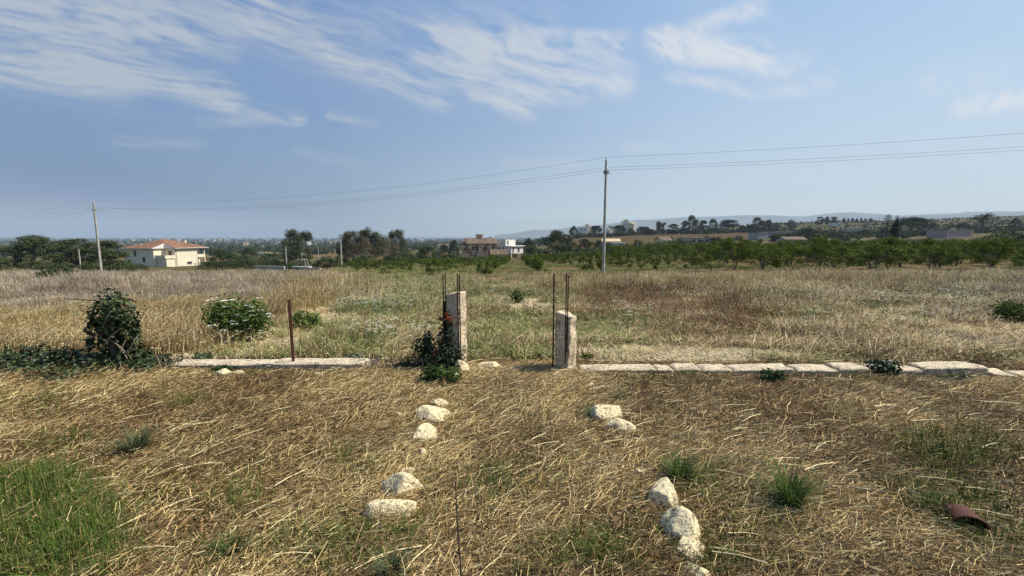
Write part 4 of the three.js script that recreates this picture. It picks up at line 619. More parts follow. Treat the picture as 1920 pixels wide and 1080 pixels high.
proto('norfolk', 11, 5, (C, T) => { const r = rng(1100); T.tube([new V3(0, -0.2, 0), new V3(0, 5, 0), new V3(0, 11, 0)], [0.2, 0.14, 0.03], BARK, 7); const green = [[0.045, 0.065, 0.035], [0.06, 0.08, 0.042], [0.035, 0.05, 0.028]];
  for (let k = 0; k < 17; k++) { const y = 1.2 + k * 0.57, R = 2.6 * (1 - k / 17.5) + 0.12, n = 6; for (let j = 0; j < n; j++) { const a = j / n * 6.283 + k * 0.4, d = new V3(Math.cos(a), 0.10, Math.sin(a)); T.tube([new V3(0, y, 0), new V3(d.x * R, y + 0.12 * R, d.z * R)], [0.035, 0.01], BARK, 4, false); for (let i = 0; i < 26; i++) { const s = Math.sqrt(r()) * R, side = (r() - 0.5) * 0.5 * (0.4 + s / R); C.leaf(new V3(d.x * s - d.z * side, y + 0.12 * s + (r() - 0.5) * 0.1, d.z * s + d.x * side), new V3((r() - 0.5) * 0.8, 1, (r() - 0.5) * 0.8).normalize(), new V3(d.x + (r() - 0.5) * 1.2, 0.35, d.z + (r() - 0.5) * 1.2).normalize(), 0.5, 0.22, vary(green[i % 3], r), 0.2); } } } });
proto('palm', 7, 6.4, (C, T) => { const r = rng(1110); T.tube([new V3(0, -0.2, 0), new V3(0.05, 2, 0), new V3(0, 4.4, 0)], [0.34, 0.28, 0.3], [0.16, 0.12, 0.08], 8);
  for (let k = 0; k < 34; k++) { const a = r() * 6.283, up = -0.35 + 1.5 * r(), L = 2.5 + 0.9 * r(); let prev = null; for (let i = 0; i <= 7; i++) { const t = i / 7, P = new V3(Math.cos(a) * L * t * Math.cos(up * 0.8), 4.5 + L * (Math.sin(up) * t - 0.42 * t * t), Math.sin(a) * L * t * Math.cos(up * 0.8)); if (prev) { T.tube([prev, P], [0.03, 0.022], [0.13, 0.14, 0.06], 3, false); for (const s of [-1, 1]) for (let j = 0; j < 3; j++) { const Q = prev.clone().lerp(P, j / 3); C.leaf(Q, new V3(0, 1, 0.2).normalize(), new V3(Math.cos(a) * 0.8 - s * Math.sin(a), -0.35, Math.sin(a) * 0.8 + s * Math.cos(a)).normalize(), 0.55 * (1 - 0.5 * Math.abs(t - 0.5)), 0.22, vary([0.06, 0.08, 0.035], r), 0.3); } } prev = P; } } });
const treeSeed = rng(1200);
const NAMES = { mature: 'orchard_tree', young: 'young_orchard_tree', olive: 'olive_tree', shrub: 'round_shrub', pine: 'pine_tree', eucalyptus: 'eucalyptus_tree', rusty: 'brownish_tree', carob: 'evergreen_tree', stonepine: 'umbrella_pine', cypress: 'cypress_tree', norfolk: 'tiered_conifer', palm: 'palm_tree' };
const CATS = { shrub: 'shrub', palm: 'palm tree', cypress: 'cypress', stonepine: 'pine tree', pine: 'pine tree', olive: 'olive tree' };
function plant(kind, p, H, W, label, group, variant) {               // a tree of height H and width W (metres) standing at p
  const list = protos[kind], pr = list[variant ?? Math.floor(treeSeed() * list.length)], o = top(NAMES[kind], label, CATS[kind] || 'tree', group);
  o.position.set(p.x, p.y - 0.05, p.z); o.rotation.y = treeSeed() * 6.283; o.scale.set(W / pr.W, H / pr.H, W / pr.W);
  mesh('trunk', pr.trunk, M.bark, o); mesh('crown', pr.crown, kind === 'mature' || kind === 'young' ? M.leafy : M.veg, o);
  return o;
}
function tree(kind, u, vTop, D, wpx, label, group, variant) { const p = ground(u, D), H = Math.max(0.6, pt(u, vTop, D).y - p.y); return plant(kind, p, H, metres(wpx, D, p.y), label, group, variant); }

// trees that stand out one by one
[['pine', 62, 438, 88, 84, 'tallest dark spreading pine at the far left'], ['pine', 148, 445, 96, 90, 'dark pine between the tallest pine and the leaning pole'], ['pine', 208, 449, 92, 72, 'dark pine between the leaning pole and the hip roofed house'],
  ['shrub', 4, 478, 80, 40, 'brownish green shrub at the left frame edge under the pines'], ['shrub', 64, 486, 70, 56, 'grey green shrub under the tallest pine'], ['shrub', 115, 490, 68, 40, 'low shrub right of the grey green one under the pines'], ['shrub', 172, 488, 66, 48, 'yellow green shrub at the foot of the leaning pole'], ['shrub', 232, 490, 72, 60, 'low shrub before the left end of the hip roofed house'], ['shrub', 262, 493, 80, 40, 'low shrub before the shaded wall of the hip roofed house'],
  ['carob', 414, 466, 150, 66, 'round green tree just right of the hip roofed house'], ['carob', 468, 463, 190, 44, 'dark green tree between the round tree and the tall gappy eucalyptus'], ['shrub', 450, 474, 160, 70, 'green shrub mass right of the round tree'], ['shrub', 510, 470, 170, 60, 'dark shrub left of the tall gappy eucalyptus'],
  ['eucalyptus', 561, 428, 118, 68, 'tall gappy eucalyptus with clumped crown above a dark tree', , 0], ['carob', 557, 461, 112, 66, 'dark rounded tree under the tall gappy eucalyptus'], ['shrub', 612, 478, 92, 66, 'grey green rounded shrub left of the double pole'], ['shrub', 560, 488, 96, 50, 'yellow green shrub above the parked trailer'],
  ['eucalyptus', 662, 431, 130, 60, 'brown tinged eucalyptus, left one of the big clump', , 1], ['eucalyptus', 700, 424, 134, 62, 'tallest eucalyptus of the big clump', , 2], ['rusty', 728, 441, 128, 60, 'rust coloured bare looking tree in the big clump'], ['rusty', 684, 446, 126, 60, 'brownish tree with pale trunks under the eucalyptus clump'], ['carob', 650, 448, 132, 44, 'dark tree behind the pale pole'], ['eucalyptus', 746, 428, 150, 42, 'single round headed eucalyptus right of the big clump', , 0],
  ['shrub', 684, 474, 108, 56, 'dense green shrub right of the pale pole'], ['shrub', 735, 474, 112, 44, 'grey green shrub at the foot of the rust coloured tree'], ['shrub', 765, 468, 120, 44, 'round green shrub under the single eucalyptus'], ['carob', 800, 460, 140, 56, 'green tree right of the single eucalyptus'], ['carob', 832, 456, 150, 44, 'green tree left of the ruined farmhouse'], ['carob', 852, 447, 195, 30, 'dark tree touching the ruined farmhouse'],
  ['carob', 1043, 430, 170, 84, 'large dark domed evergreen right of the white house'], ['carob', 990, 444, 190, 34, 'dark green tree behind the white house'], ['shrub', 1000, 456, 175, 40, 'green shrub between the white house and the domed evergreen'], ['carob', 1095, 446, 180, 50, 'green tree right of the large domed evergreen'], ['carob', 1122, 449, 170, 34, 'dark green tree behind the tall power pole'], ['shrub', 1150, 458, 165, 40, 'green shrub right of the tall power pole'], ['shrub', 1106, 462, 150, 50, 'green shrub left of the tall power pole base'],
  ['norfolk', 1660, 402, 165, 38, 'tiered conifer beside the dark cypress'], ['cypress', 1676, 403, 150, 17, 'black green slender cypress rising above the orchard'], ['stonepine', 1706, 406, 330, 54, 'flat topped dark pine right of the cypress'], ['palm', 1840, 399, 330, 48, 'shaggy palm on the right hillside'], ['shrub', 1806, 414, 330, 30, 'dark shrub left of the shaggy palm'], ['carob', 1903, 407, 360, 20, 'round dark tree on the right skyline'], ['shrub', 1885, 430, 140, 80, 'dark wide shrub behind the orchard at right edge'],
  ['carob', 1512, 426, 235, 66, 'dark green spreading tree left of the tiered conifer'], ['carob', 1478, 437, 215, 60, 'dark green tree above the low red roof'], ['carob', 1560, 434, 260, 40, 'green tree between spreading tree and tiered conifer'], ['eucalyptus', 1238, 413, 430, 24, 'grey green round eucalyptus at the left end of the ridge trees', , 2],
].forEach(([k, u, v, D, w, l, g, n]) => tree(k, u, v, D, w, l, g, n));
// ridge trees above the brown field
[['carob', 1076, 422, 440, 24], ['stonepine', 1118, 422, 440, 24], ['stonepine', 1162, 421, 440, 26], ['carob', 1182, 427, 440, 20], ['stonepine', 1206, 424, 440, 30], ['carob', 1222, 429, 440, 20], ['pine', 1262, 419, 450, 30], ['pine', 1284, 413, 450, 24], ['eucalyptus', 1298, 402, 440, 26], ['pine', 1318, 412, 450, 26], ['eucalyptus', 1336, 409, 440, 18], ['stonepine', 1366, 411, 450, 44], ['carob', 1392, 421, 430, 20], ['eucalyptus', 1421, 406, 430, 28], ['eucalyptus', 1438, 410, 430, 18], ['carob', 1410, 420, 410, 34], ['olive', 1484, 411, 480, 22], ['olive', 1452, 416, 440, 24]]
  .forEach(([k, u, v, D, w], i) => tree(k, u, v, D, w, `dark tree of the ridge row above the brown field, ${ORD[i]} from the left`, 'trees on the ridge above the brown field'));
[['pine', 1537, 406, 620, 18], ['cypress', 1550, 405, 620, 11], ['pine', 1563, 406, 620, 20], ['cypress', 1582, 408, 640, 7], ['cypress', 1590, 409, 640, 7], ['cypress', 1598, 408, 640, 7], ['cypress', 1606, 409, 640, 7], ['cypress', 1614, 408, 640, 7], ['cypress', 1622, 409, 640, 7], ['cypress', 1632, 408, 640, 9], ['pine', 1740, 412, 420, 26], ['pine', 1728, 409, 380, 22]]
  .forEach(([k, u, v, D, w], i) => tree(k, u, v, D, w, `small dark conifer on the far skyline near the cypress, ${ORD[i]} from the left`, 'conifers on the far skyline'));
{ const q = rng(1250); for (let i = 0; i < 44; i++) { const u = 1066 + i * 9 + q() * 8, D = 425 + q() * 40, p = ground(u, D), H = 3 + 3.2 * q(); plant(i % 3 ? 'shrub' : 'olive', p, H, H * (1.3 + 0.6 * q()), 'low dark undergrowth shrub beneath the ridge trees', 'undergrowth along the ridge'); } }
// olives behind the orchard
[[1500, 452, 150, 40], [1534, 450, 155, 44], [1570, 449, 150, 46], [1606, 448, 145, 44], [1640, 447, 140, 46], [1700, 447, 135, 44], [1732, 446, 132, 44], [1764, 446, 130, 40], [1796, 445, 132, 46], [1836, 446, 136, 44], [1445, 454, 160, 36], [1408, 452, 170, 34], [1268, 446, 175, 52], [1236, 452, 165, 36], [1340, 456, 165, 30]].sort((a, b) => a[0] - b[0])
  .forEach(([u, v, D, w], i) => tree('olive', u, v, D, w, `grey green olive tree in the row behind the orchard, ${ORD[i]} from the left`, 'olive trees behind the orchard'));
{ // shrubs and small trees on the slope behind
  const r = rng(1300);
  for (let i = 0; i < 240; i++) { const u = lerp(1060, 2000, r()), D = lerp(178, 360, Math.pow(r(), 0.8)), p = ground(u, D); if (u > 1080 && u < 1440 && D > 262) continue; if (u > 1740 && D < 290) continue; const k = r() < 0.3 ? 'olive' : 'shrub'; const H = 1.6 + 2.6 * r(); plant(k, p, H, H * (1.1 + 0.6 * r()), k === 'olive' ? 'small grey green tree scattered over the slope behind the orchard' : 'rounded dark green shrub scattered over the slope behind the orchard', k === 'olive' ? 'small trees on the slope' : 'shrubs on the slope'); }
  // the orchard: young trees ahead, mature ones at right, set out in rows
  const all = [];
  for (let ix = -24; ix <= 40; ix++) for (let iz = 0; iz < 30; iz++) {
    const D = 38.5 + iz * 4.4 + (r() - 0.5) * 0.9, x = -2.4 + ix * 5.0 + iz * 0.05 + (r() - 0.5) * 0.8, t = x / D;
    const old = t > 0.44 + 0.10 * (fbm(x * 0.1, D * 0.08, 9, 2) - 0.5) * 4 || (t > 0.24 && D > 92), far = t < -0.05 ? 158 : t < 0.12 ? 162 : lerp(150, 118, smooth(0.2, 0.7, t));
    if (D > far || Math.abs(t) > 1.33 || r() < 0.06) continue;
    if (t < -0.40 || (t < -0.2 && D < 60 && r() < 0.35)) continue;
    if (old && r() < 0.10) continue;
    const y = height(x, D), s = 0.75 + 0.5 * r(); all.push({ x, D, y, old, iz, H: old ? 2.7 * s : (t < -0.05 ? 1.4 : 1.7) * s, W: old ? 3.5 * (0.8 + 0.4 * r()) : 1.35 * (0.75 + 0.6 * r()) });
  }
  all.sort((a, b) => b.H * b.W / (b.D * b.D) - a.H * a.W / (a.D * a.D));
  const near = all.slice(0, 300), rest = all.slice(300);
  const nth = n => ORD[n] || `number ${n + 1}`, rows = {}; for (const a of near) (rows[`${a.old}${a.iz}`] ||= []).push(a); for (const k in rows) rows[k].sort((a, b) => b.x - a.x);
  for (const a of near) { const n = rows[`${a.old}${a.iz}`].indexOf(a), r0 = a.iz < 1 ? 'front row' : `${ORD[a.iz]} row back`; plant(a.old ? 'mature' : 'young', new V3(a.x, a.y, -a.D), a.H, a.W, a.old ? (a.iz < 20 && n < 20 ? `mature green orchard tree in the ${r0}, ${ORD[n]} from the right` : 'mature green orchard tree deep in the orchard at right') : (a.iz < 20 && n < 20 ? `young orchard tree in the ${r0} ahead, ${ORD[n]} from the right` : 'small young orchard tree in the far rows ahead of the gate'), a.old ? 'mature orchard trees' : 'young orchard trees'); }
  const withTrunk = p => mergeGeometries([p.crown.clone(), (g => { g.deleteAttribute('normal'); return g; })(p.trunk.clone())]);
  mass('orchard_rows', 'distant rows of the orchard reading as one green mass', 'orchard', [...protos.mature.slice(0, 2), ...protos.young.slice(0, 2)].map(withTrunk), M.leafy, rest.map(a => { const k = (a.old ? 0 : 2) + (r() < 0.5 ? 0 : 1), f = 0.85 + 0.3 * r(); return [k, a.x, a.y - 0.03, -a.D, r() * 6.28, a.W / (a.old ? 3.5 : 1.25), (a.H / (a.old ? 2.9 : 1.7)) / (a.W / (a.old ? 3.5 : 1.25)), [f, f, f], 0]; }));
  // weeds between the rows
  const W = []; for (let i = 0; i < 14000; i++) { const D = 37 * Math.pow(4.3, r()), x = lerp(-0.42, 1.35, r()) * D, t = x / D; if (fbm(x * 0.15, D * 0.5, 115, 4) < 0.34 + 0.22 * smooth(0.3, 0.6, t)) continue; const f = 0.7 + 0.6 * r(); W.push([6 + (r() < 0.5 ? 0 : 1), x, height(x, D), -D, r() * 6.28, 1.6, 0.5, [f, f, f], 0]); }
  mass('orchard_weeds', 'green weeds on the ground between the orchard rows', 'weeds', fieldGeos, M.veg, W);
  // woods and hedges of the plain, scrub of the right hillside
  const bushGeo = seed => { const q = rng(seed), S = new Shape(), L = []; for (let i = 0; i < 7; i++) { const a = q() * 6.28, k = q() * 1.4; L.push([Math.cos(a) * k, 1.2 + q() * 1.6, Math.sin(a) * k, 1.0 + 0.5 * q(), 0.9 + 0.5 * q(), 1.0 + 0.5 * q()]); } leafCloud(S, q, L, 150, 0.9, 0.55, [[0.05, 0.07, 0.028], [0.07, 0.09, 0.035], [0.035, 0.05, 0.02]], { vary: 0.3, floor: 0 }); return S.geo(); };
  const B = [1401, 1402, 1403].map(bushGeo), P = [], Q = [];
  for (let i = 0; i < 9000; i++) { const D = 420 * Math.pow(15, Math.pow(r(), 0.85)), t = lerp(-1.4, 0.30, r()), x = t * D; if (t > 0.1 && D < 900) continue; const n = fbm(x * 0.006, D * 0.006, 55, 4), line = Math.abs(((x + D * 0.3) / 160) % 1) < 0.10; if (n < 0.50 && !line && r() < 0.82) continue; const s = (0.7 + 1.1 * r()) * (1 + D / 2500), f = 0.7 + 0.7 * r(); P.push([i % 3, x, height(x, D) - 0.2, -D, r() * 6.28, s, 0.8 + 0.5 * r(), [f, f * (0.92 + 0.16 * r()), f], 0]); }
  mass('plain_woods', 'dark woods and hedgerows over the distant plain', 'woods', B, M.veg, P);
  for (let i = 0; i < 8000; i++) { const D = 260 * Math.pow(5.5, r()), t = lerp(0.16, 1.5, r()), x = t * D; if (t < 0.62 && D < 470) continue; if (fbm(x * 0.02, D * 0.02, 66, 3) < 0.40 && r() < 0.75) continue; const s = 0.32 + 0.65 * r() * r() + (t < 0.62 ? 0.2 : 0), f = 0.7 + 0.8 * r(); Q.push([i % 3, x, height(x, D) - 0.1, -D, r() * 6.28, s, 0.9, [f * 1.1, f, f], 0]); }
  mass('hillside_scrub', 'scrub dotted over the hillside at right', 'scrub', B, M.veg, Q);
}

/* ------------------------------------------------ buildings ------------------------------------------------ */
function part(parent, name, mat, ...boxes) { return mesh(name, boxes.length > 1 ? mergeGeometries(boxes) : boxes[0], mat, parent); }
function windowOn(parent, face, a, y, w, h, at, door = false, mat) {  // face: 'z' or 'x', plane at `at`; a: centre along the wall
  const f = 0.10, p = 0.05, B = (a0, a1, y0, y1, d0, d1) => face === 'z' ? box(a0, a1, y0, y1, at + d0, at + d1) : box(at + d0, at + d1, y0, y1, a0, a1);
  const g = part(parent, door ? 'door' : 'window', mat || M.frame, B(a - w / 2 - f, a + w / 2 + f, y + h, y + h + f, -0.02, p), B(a - w / 2 - f, a - w / 2, y, y + h, -0.02, p), B(a + w / 2, a + w / 2 + f, y, y + h, -0.02, p), B(a - w / 2 - f - 0.05, a + w / 2 + f + 0.05, y - 0.1, y, -0.02, p + 0.06));
  part(g, door ? 'leaf_panel' : 'pane', door ? M.wood : M.pane, B(a - w / 2, a + w / 2, y, y + h, -0.02, 0.012)); return g;
}
function roofGrid(x0, x1, z0, z1, eave, rise, over, skip) {          // hipped roof with an optional missing corner; returns {top, fascia}
  x0 -= over; x1 += over; z0 -= over; z1 += over; const half = Math.min(x1 - x0, z1 - z0) / 2, hr = (x, z) => eave + rise * Math.min(1, Math.min(x - x0, x1 - x, z - z0, z1 - z) / half);
  const xs = [], zs = [], n = 40; for (let i = 0; i <= n; i++) { xs.push(lerp(x0, x1, i / n)); zs.push(lerp(z0, z1, i / n)); } if (skip) { xs.push(skip.x); zs.push(skip.z); xs.sort((a, b) => a - b); zs.sort((a, b) => a - b); }
  const T = new Shape(), Fa = new Shape(), w = [1, 1, 1], out = (x, z) => skip && x > skip.x && z > skip.z;
  for (let i = 0; i + 1 < xs.length; i++) for (let j = 0; j + 1 < zs.length; j++) { const mx = (xs[i] + xs[i + 1]) / 2, mz = (zs[j] + zs[j + 1]) / 2; if (xs[i + 1] - xs[i] < 1e-4 || zs[j + 1] - zs[j] < 1e-4 || out(mx, mz)) continue; const q = [[0, 0], [0, 1], [1, 1], [1, 0]].map(([a, b]) => [xs[i + a], zs[j + b]]); T.quad(...q.map(([x, z]) => T.v(x, hr(x, z), z, w))); T.quad(...q.reverse().map(([x, z]) => T.v(x, eave - 0.18, z, w))); }
  const side = (ax, az, bx, bz, n = 30) => { for (let k = 0; k < n; k++) { const x = lerp(ax, bx, k / n), z = lerp(az, bz, k / n), X = lerp(ax, bx, (k + 1) / n), Z = lerp(az, bz, (k + 1) / n); Fa.quad(Fa.v(x, eave - 0.18, z, w), Fa.v(X, eave - 0.18, Z, w), Fa.v(X, hr(X, Z), Z, w), Fa.v(x, hr(x, z), z, w)); } };
  side(x0, z0, x1, z0); side(x0, z0, x0, z1); if (skip) { side(x0, z1, skip.x, z1); side(skip.x, z1, skip.x, skip.z); side(skip.x, skip.z, x1, skip.z); side(x1, skip.z, x1, z0); } else { side(x0, z1, x1, z1); side(x1, z1, x1, z0); }
  const clean = S => { const g = S.geo(); g.deleteAttribute('color'); return boxUV(g, 0.5); };
  return { top: clean(T), fascia: clean(Fa) };
}
{ // hip roofed house at left
  const L = 16.5, H = 6.5, o = top('hip_roofed_house', 'cream two storey house with terracotta hip roof at left', 'house'), p = ground(309, 150); o.position.set(p.x, p.y, p.z); o.rotation.y = -10 * Math.PI / 180;
  part(o, 'wall', M.plaster, box(-L, -4.2, -2, H, -L, 0), box(-4.199, 0, -2, H, -L + 3.4, -4.2), box(-4.199, -2.5, -2, H, -L, -L + 3.399), box(-0.35, 0, -2, H, -L, -L + 0.35));
  part(o, 'wall', M.plaster, box(-4.0, -0.2, -2, 2.8, -4.199, -1.0));
  const b = part(o, 'balcony', M.plaster, box(-4.198, 0.05, 2.801, 3.0, -4.198, -0.4), box(-4.198, 0.05, 3.0, 3.95, -0.52, -0.4), box(-0.08, 0.05, 3.0, 3.95, -4.198, -0.521)); part(b, 'coping', M.white, box(-4.2, 0.08, 3.951, 4.0, -0.55, -0.37));
  const lg = part(o, 'balcony', M.plaster, box(-2.499, 0.06, 2.8, 3.0, -L + 0.351, -L + 3.398), box(-0.06, 0.06, 3.001, 3.9, -L + 0.351, -L + 3.398)); part(lg, 'coping', M.white, box(-0.09, 0.09, 3.901, 3.95, -L + 0.36, -L + 3.39));
  windowOn(o, 'z', -11.9, 3.6, 0.95, 2.0, 0); windowOn(o, 'z', -8.4, 1.6, 1.1, 1.7, 0); windowOn(o, 'z', -14.6, 1.0, 1.0, 1.3, 0); windowOn(o, 'z', -2.0, 3.0, 1.3, 2.4, -4.2, true); windowOn(o, 'x', -9.6, 0.5, 1.8, 0.8, 0); windowOn(o, 'x', -L + 2, 3.1, 1.6, 2.3, -2.5);
  const dp = new THREE.CylinderGeometry(0.06, 0.06, H + 1, 8); dp.translate(0.07, H / 2 - 0.5, -4.6); mesh('downpipe', boxUV(dp), M.wood, o);
  const R = roofGrid(-L, 0, -L, 0, H, 3.3, 0.95, { x: -3.6, z: -3.6 }), rf = mesh('roof', R.top, M.tiles, o); mesh('fascia', R.fascia, M.white, rf);
  for (const [x, z] of [[-12, -2.4], [-9.6, -2.6], [-7.5, -3], [-2.5, -7.5]]) part(rf, 'vent_tile', M.white, box(x, x + 0.5, H + 0.35 * 2.4, H + 1.35, z, z + 0.3));
  part(rf, 'chimney', M.plaster, box(-5.4, -4.6, H + 1.2, H + 2.6, -13.4, -12.7));
}
function gable(x0, x1, z0, z1, y0, y1, axis, over = 0.3, th = 0.18) { // two slabs of roof; axis: along which the ridge runs
  const half = axis === 'x' ? (z1 - z0) / 2 : (x1 - x0) / 2, a = Math.atan2(y1 - y0, half), len = half / Math.cos(a) + over, out = [];
  for (const s of [-1, 1]) { const g = new THREE.BoxGeometry(axis === 'x' ? x1 - x0 + 2 * over : len, th, axis === 'x' ? len : z1 - z0 + 2 * over); if (axis === 'x') { g.translate(0, th / 2, s * (len / 2)); g.rotateX(s * a); } else { g.translate(s * (len / 2), th / 2, 0); g.rotateZ(-s * a); } g.translate((x0 + x1) / 2, y1 + s * 0.002, (z0 + z1) / 2); out.push(boxUV(g, 0.5)); }
  return mergeGeometries(out);
}
function gableEnds(x0, x1, z0, z1, y0, y1, axis) { const w = axis === 'x' ? z1 - z0 : x1 - x0, s = new THREE.Shape([new THREE.Vector2(-w / 2, 0), new THREE.Vector2(w / 2, 0), new THREE.Vector2(0, y1 - y0)]), d = axis === 'x' ? x1 - x0 : z1 - z0, g = new THREE.ExtrudeGeometry(s, { depth: d - 0.01, bevelEnabled: false }); g.translate(0, y0, -(d - 0.01) / 2); if (axis === 'x') g.rotateY(Math.PI / 2); g.translate((x0 + x1) / 2, 0, (z0 + z1) / 2); return boxUV(g, 0.5); }
{ // ruined farmhouse
  const o = top('ruined_farmhouse', 'old ruined stone farmhouse with brown tiled roofs beyond the orchard', 'house'), p = ground(876, 174); o.position.set(p.x, p.y, p.z); o.rotation.y = 0.16; const H = 6.6;
  part(o, 'wall', M.ruin, box(0, 12, -1.5, H, -9, 0)); mesh('wall', gableEnds(0.01, 11.99, -8.99, -0.01, H - 0.001, H + 2.0, 'x'), M.ruin, o);
  const rf = mesh('roof', gable(0, 12, -9, 0, H, H + 2.0, 'x', 0.35), M.oldTiles, o);
  part(rf, 'turret', M.ruin, box(4.2, 6.6, H + 1.2, H + 3.2, -6, -4.2)); mesh('turret_roof', gable(4.2, 6.6, -6, -4.2, H + 3.2, H + 3.7, 'x', 0.25), M.oldTiles, rf); part(rf, 'chimney', M.ruin, box(9.8, 10.5, H + 1.0, H + 2.7, -6.4, -5.8));
  part(o, 'wall', M.ruin, box(-1.8, -0.001, -1.5, H + 0.9, -8.4, -0.8)); part(o, 'wall', M.ruin, box(4.7, 5.6, -1.5, H - 0.4, 0.001, 0.5), box(7.6, 8.4, -1.5, 5.2, 0.001, 0.35));
  for (const [x, y, w, h] of [[2.5, 3.9, 0.85, 1.5], [4.0, 3.9, 0.85, 1.5], [7.1, 4.2, 0.7, 1.2], [10.6, 4.2, 0.75, 1.5], [3.2, 1.2, 1.4, 0.7], [9.6, 0.7, 1.2, 2.0]]) windowOn(o, 'z', x, y, w, h, 0, false, M.ruin);
  const a = top('farm_outbuilding', 'low gabled outbuilding before the left end of the ruin', 'outbuilding'); a.position.copy(o.position); a.rotation.y = 0.16;
  part(a, 'wall', M.ruin, box(-3.6, 2.2, -1.5, 1.9, 3.2, 7)); mesh('wall', gableEnds(-3.59, 2.19, 3.21, 6.99, 1.899, 3.6, 'z'), M.ruin, a); mesh('roof', gable(-3.6, 2.2, 3.2, 7, 1.9, 3.6, 'z', 0.3), M.oldTiles, a); windowOn(a, 'z', -0.6, 0.3, 0.8, 1.2, 7);
  const c = top('farm_outbuilding', 'dark gabled shed before the right end of the ruin', 'outbuilding'); c.position.copy(o.position); c.rotation.y = 0.16;
  part(c, 'wall', M.ruin, box(9.0, 15.5, -1.5, 2.4, 1.5, 6.5)); mesh('wall', gableEnds(9.01, 15.49, 1.51, 6.49, 2.399, 4.2, 'x'), M.ruin, c); mesh('roof', gable(9.0, 15.5, 1.5, 6.5, 2.4, 4.2, 'x', 0.3), M.oldTiles, c); windowOn(c, 'z', 11.6, 0.2, 1.1, 1.6, 6.5);
  const w = top('yard_wall', 'low cream yard wall in front of the ruined farmhouse', 'wall'); w.position.copy(o.position); w.rotation.y = 0.16; part(w, 'wall_face', M.cream, box(2.4, 8.4, -1.5, 1.4, 6.6, 7.0)); part(w, 'coping', M.oldTiles, box(2.3, 8.5, 1.401, 1.55, 6.5, 7.1));
}
{ // white modern house
  const o = top('white_house', 'white modern house with sloping roof right of the ruin', 'house'), p = ground(948, 176); o.position.set(p.x, p.y, p.z); o.rotation.y = -0.62;
  part(o, 'wall', M.white, box(-6.5, 0, 2.3, 6.2, -7, 0)); { const s = new THREE.Shape([[-6.5, 6.2], [0, 6.2], [0, 8.0]].map(a => new THREE.Vector2(...a))), g = new THREE.ExtrudeGeometry(s, { depth: 6.98, bevelEnabled: false }); g.translate(0, 0.001, -6.99); mesh('wall', boxUV(g, 0.5), M.white, o); }
  part(o, 'wall', M.white, box(0.001, 2.6, 2.3, 5.2, -9, -0.3)); const rf = part(o, 'roof', M.white, box(-0.01, 3.2, 5.201, 5.5, -9.6, 0.2));
  for (const [x, z] of [[-6.2, -0.3], [-3, -0.3], [-0.3, -0.3], [2.2, -0.8], [2.2, -8.6], [-6.2, -6.6]]) part(o, 'column', M.white, box(x - 0.18, x + 0.18, -2, 2.299, z - 0.18, z + 0.18));
  part(o, 'wall', M.ruin, box(-5.8, 1.4, -2, 2.298, -6.4, -2));
  windowOn(o, 'z', -3.2, 3.2, 0.7, 1.7, 0); windowOn(o, 'z', -1.0, 3.2, 0.7, 1.7, 0); windowOn(o, 'x', -1.6, 2.6, 0.9, 2.2, 2.6, true); windowOn(o, 'x', -1.6, 6.0, 0.8, 1.5, 0); windowOn(o, 'x', -5.6, 3.0, 1.2, 1.4, 2.6);
}
function house(name, label, u, D, w, h, d, turn, mats, o = {}) {
  const b = top(name, label, o.category || 'house', o.group), p = ground(u, D); b.position.set(p.x, p.y + (o.lift || 0), p.z); b.rotation.y = turn;
  part(b, 'wall', mats[0], box(-w / 2, w / 2, -3, h, -d, 0));
  if (o.roof === 'flat' || !o.roof) part(b, 'roof', mats[1] || mats[0], box(-w / 2 - 0.25, w / 2 + 0.25, h + 0.001, h + 0.3, -d - 0.25, 0.25));
  else if (o.roof === 'hip') { const R = roofGrid(-w / 2, w / 2, -d, 0, h, o.rise ?? 1.8, 0.5), rf = mesh('roof', R.top, mats[1], b); mesh('fascia', R.fascia, mats[1], rf); }
  else { const ax = o.ridge || 'x'; mesh('wall', gableEnds(-w / 2 + 0.01, w / 2 - 0.01, -d + 0.01, -0.01, h - 0.001, h + (o.rise ?? 1.6), ax), mats[0], b); mesh('roof', gable(-w / 2, w / 2, -d, 0, h, h + (o.rise ?? 1.6), ax), mats[1], b); }
  for (const [f, a, y, ww, hh, dr] of o.openings || []) windowOn(b, f, a, y, ww, hh, f === 'z' ? 0 : w / 2, dr);
  return b;
}
house('pink_building', 'long low pinkish flat roofed building on the right slope', 1800, 225, 19, 3.6, 9, 0.25, [M.pink, M.pink], { category: 'building', openings: [['z', 4, 1.6, 1, 1], ['z', 7, 1.6, 1, 1]] });
house('low_roof_house', 'low house with red tiled roof peeping over the orchard', 1492, 165, 8, 2.4, 6, 0, [M.grey, M.oldTiles], { roof: 'gable', rise: 1.0 });
house('porch_house', 'small red roofed house with a porch below the brown field', 1250, 215, 7, 2.4, 5, 0.4, [M.cream, M.oldTiles], { roof: 'gable', rise: 1.7, openings: [['z', 1.8, 0.4, 1.2, 2, true], ['z', -1.5, 1, 1, 1.1]] });
house('flat_roof_house', 'grey flat roofed house right of the red roofed porch house', 1318, 235, 16, 2.6, 8, 0.05, [M.grey, M.grey], { openings: [['z', -5, 0.5, 1.4, 1.6], ['z', -2, 0.5, 1.4, 1.6], ['z', 2, 0.5, 1.4, 1.6]] });
house('tiled_hut', 'pale tiled hut just right of the tall power pole', 1146, 225, 9, 3.2, 6, -0.1, [M.white, M.cream], { roof: 'gable', rise: 1.3, openings: [['z', 1.5, 0.8, 1, 1]] });
house('tiled_hut', 'second lower hut beside the pale tiled hut', 1161, 210, 6, 2.4, 5, 0.1, [M.grey, M.white], { openings: [['z', 1, 0.4, 1, 1.5, true]] });
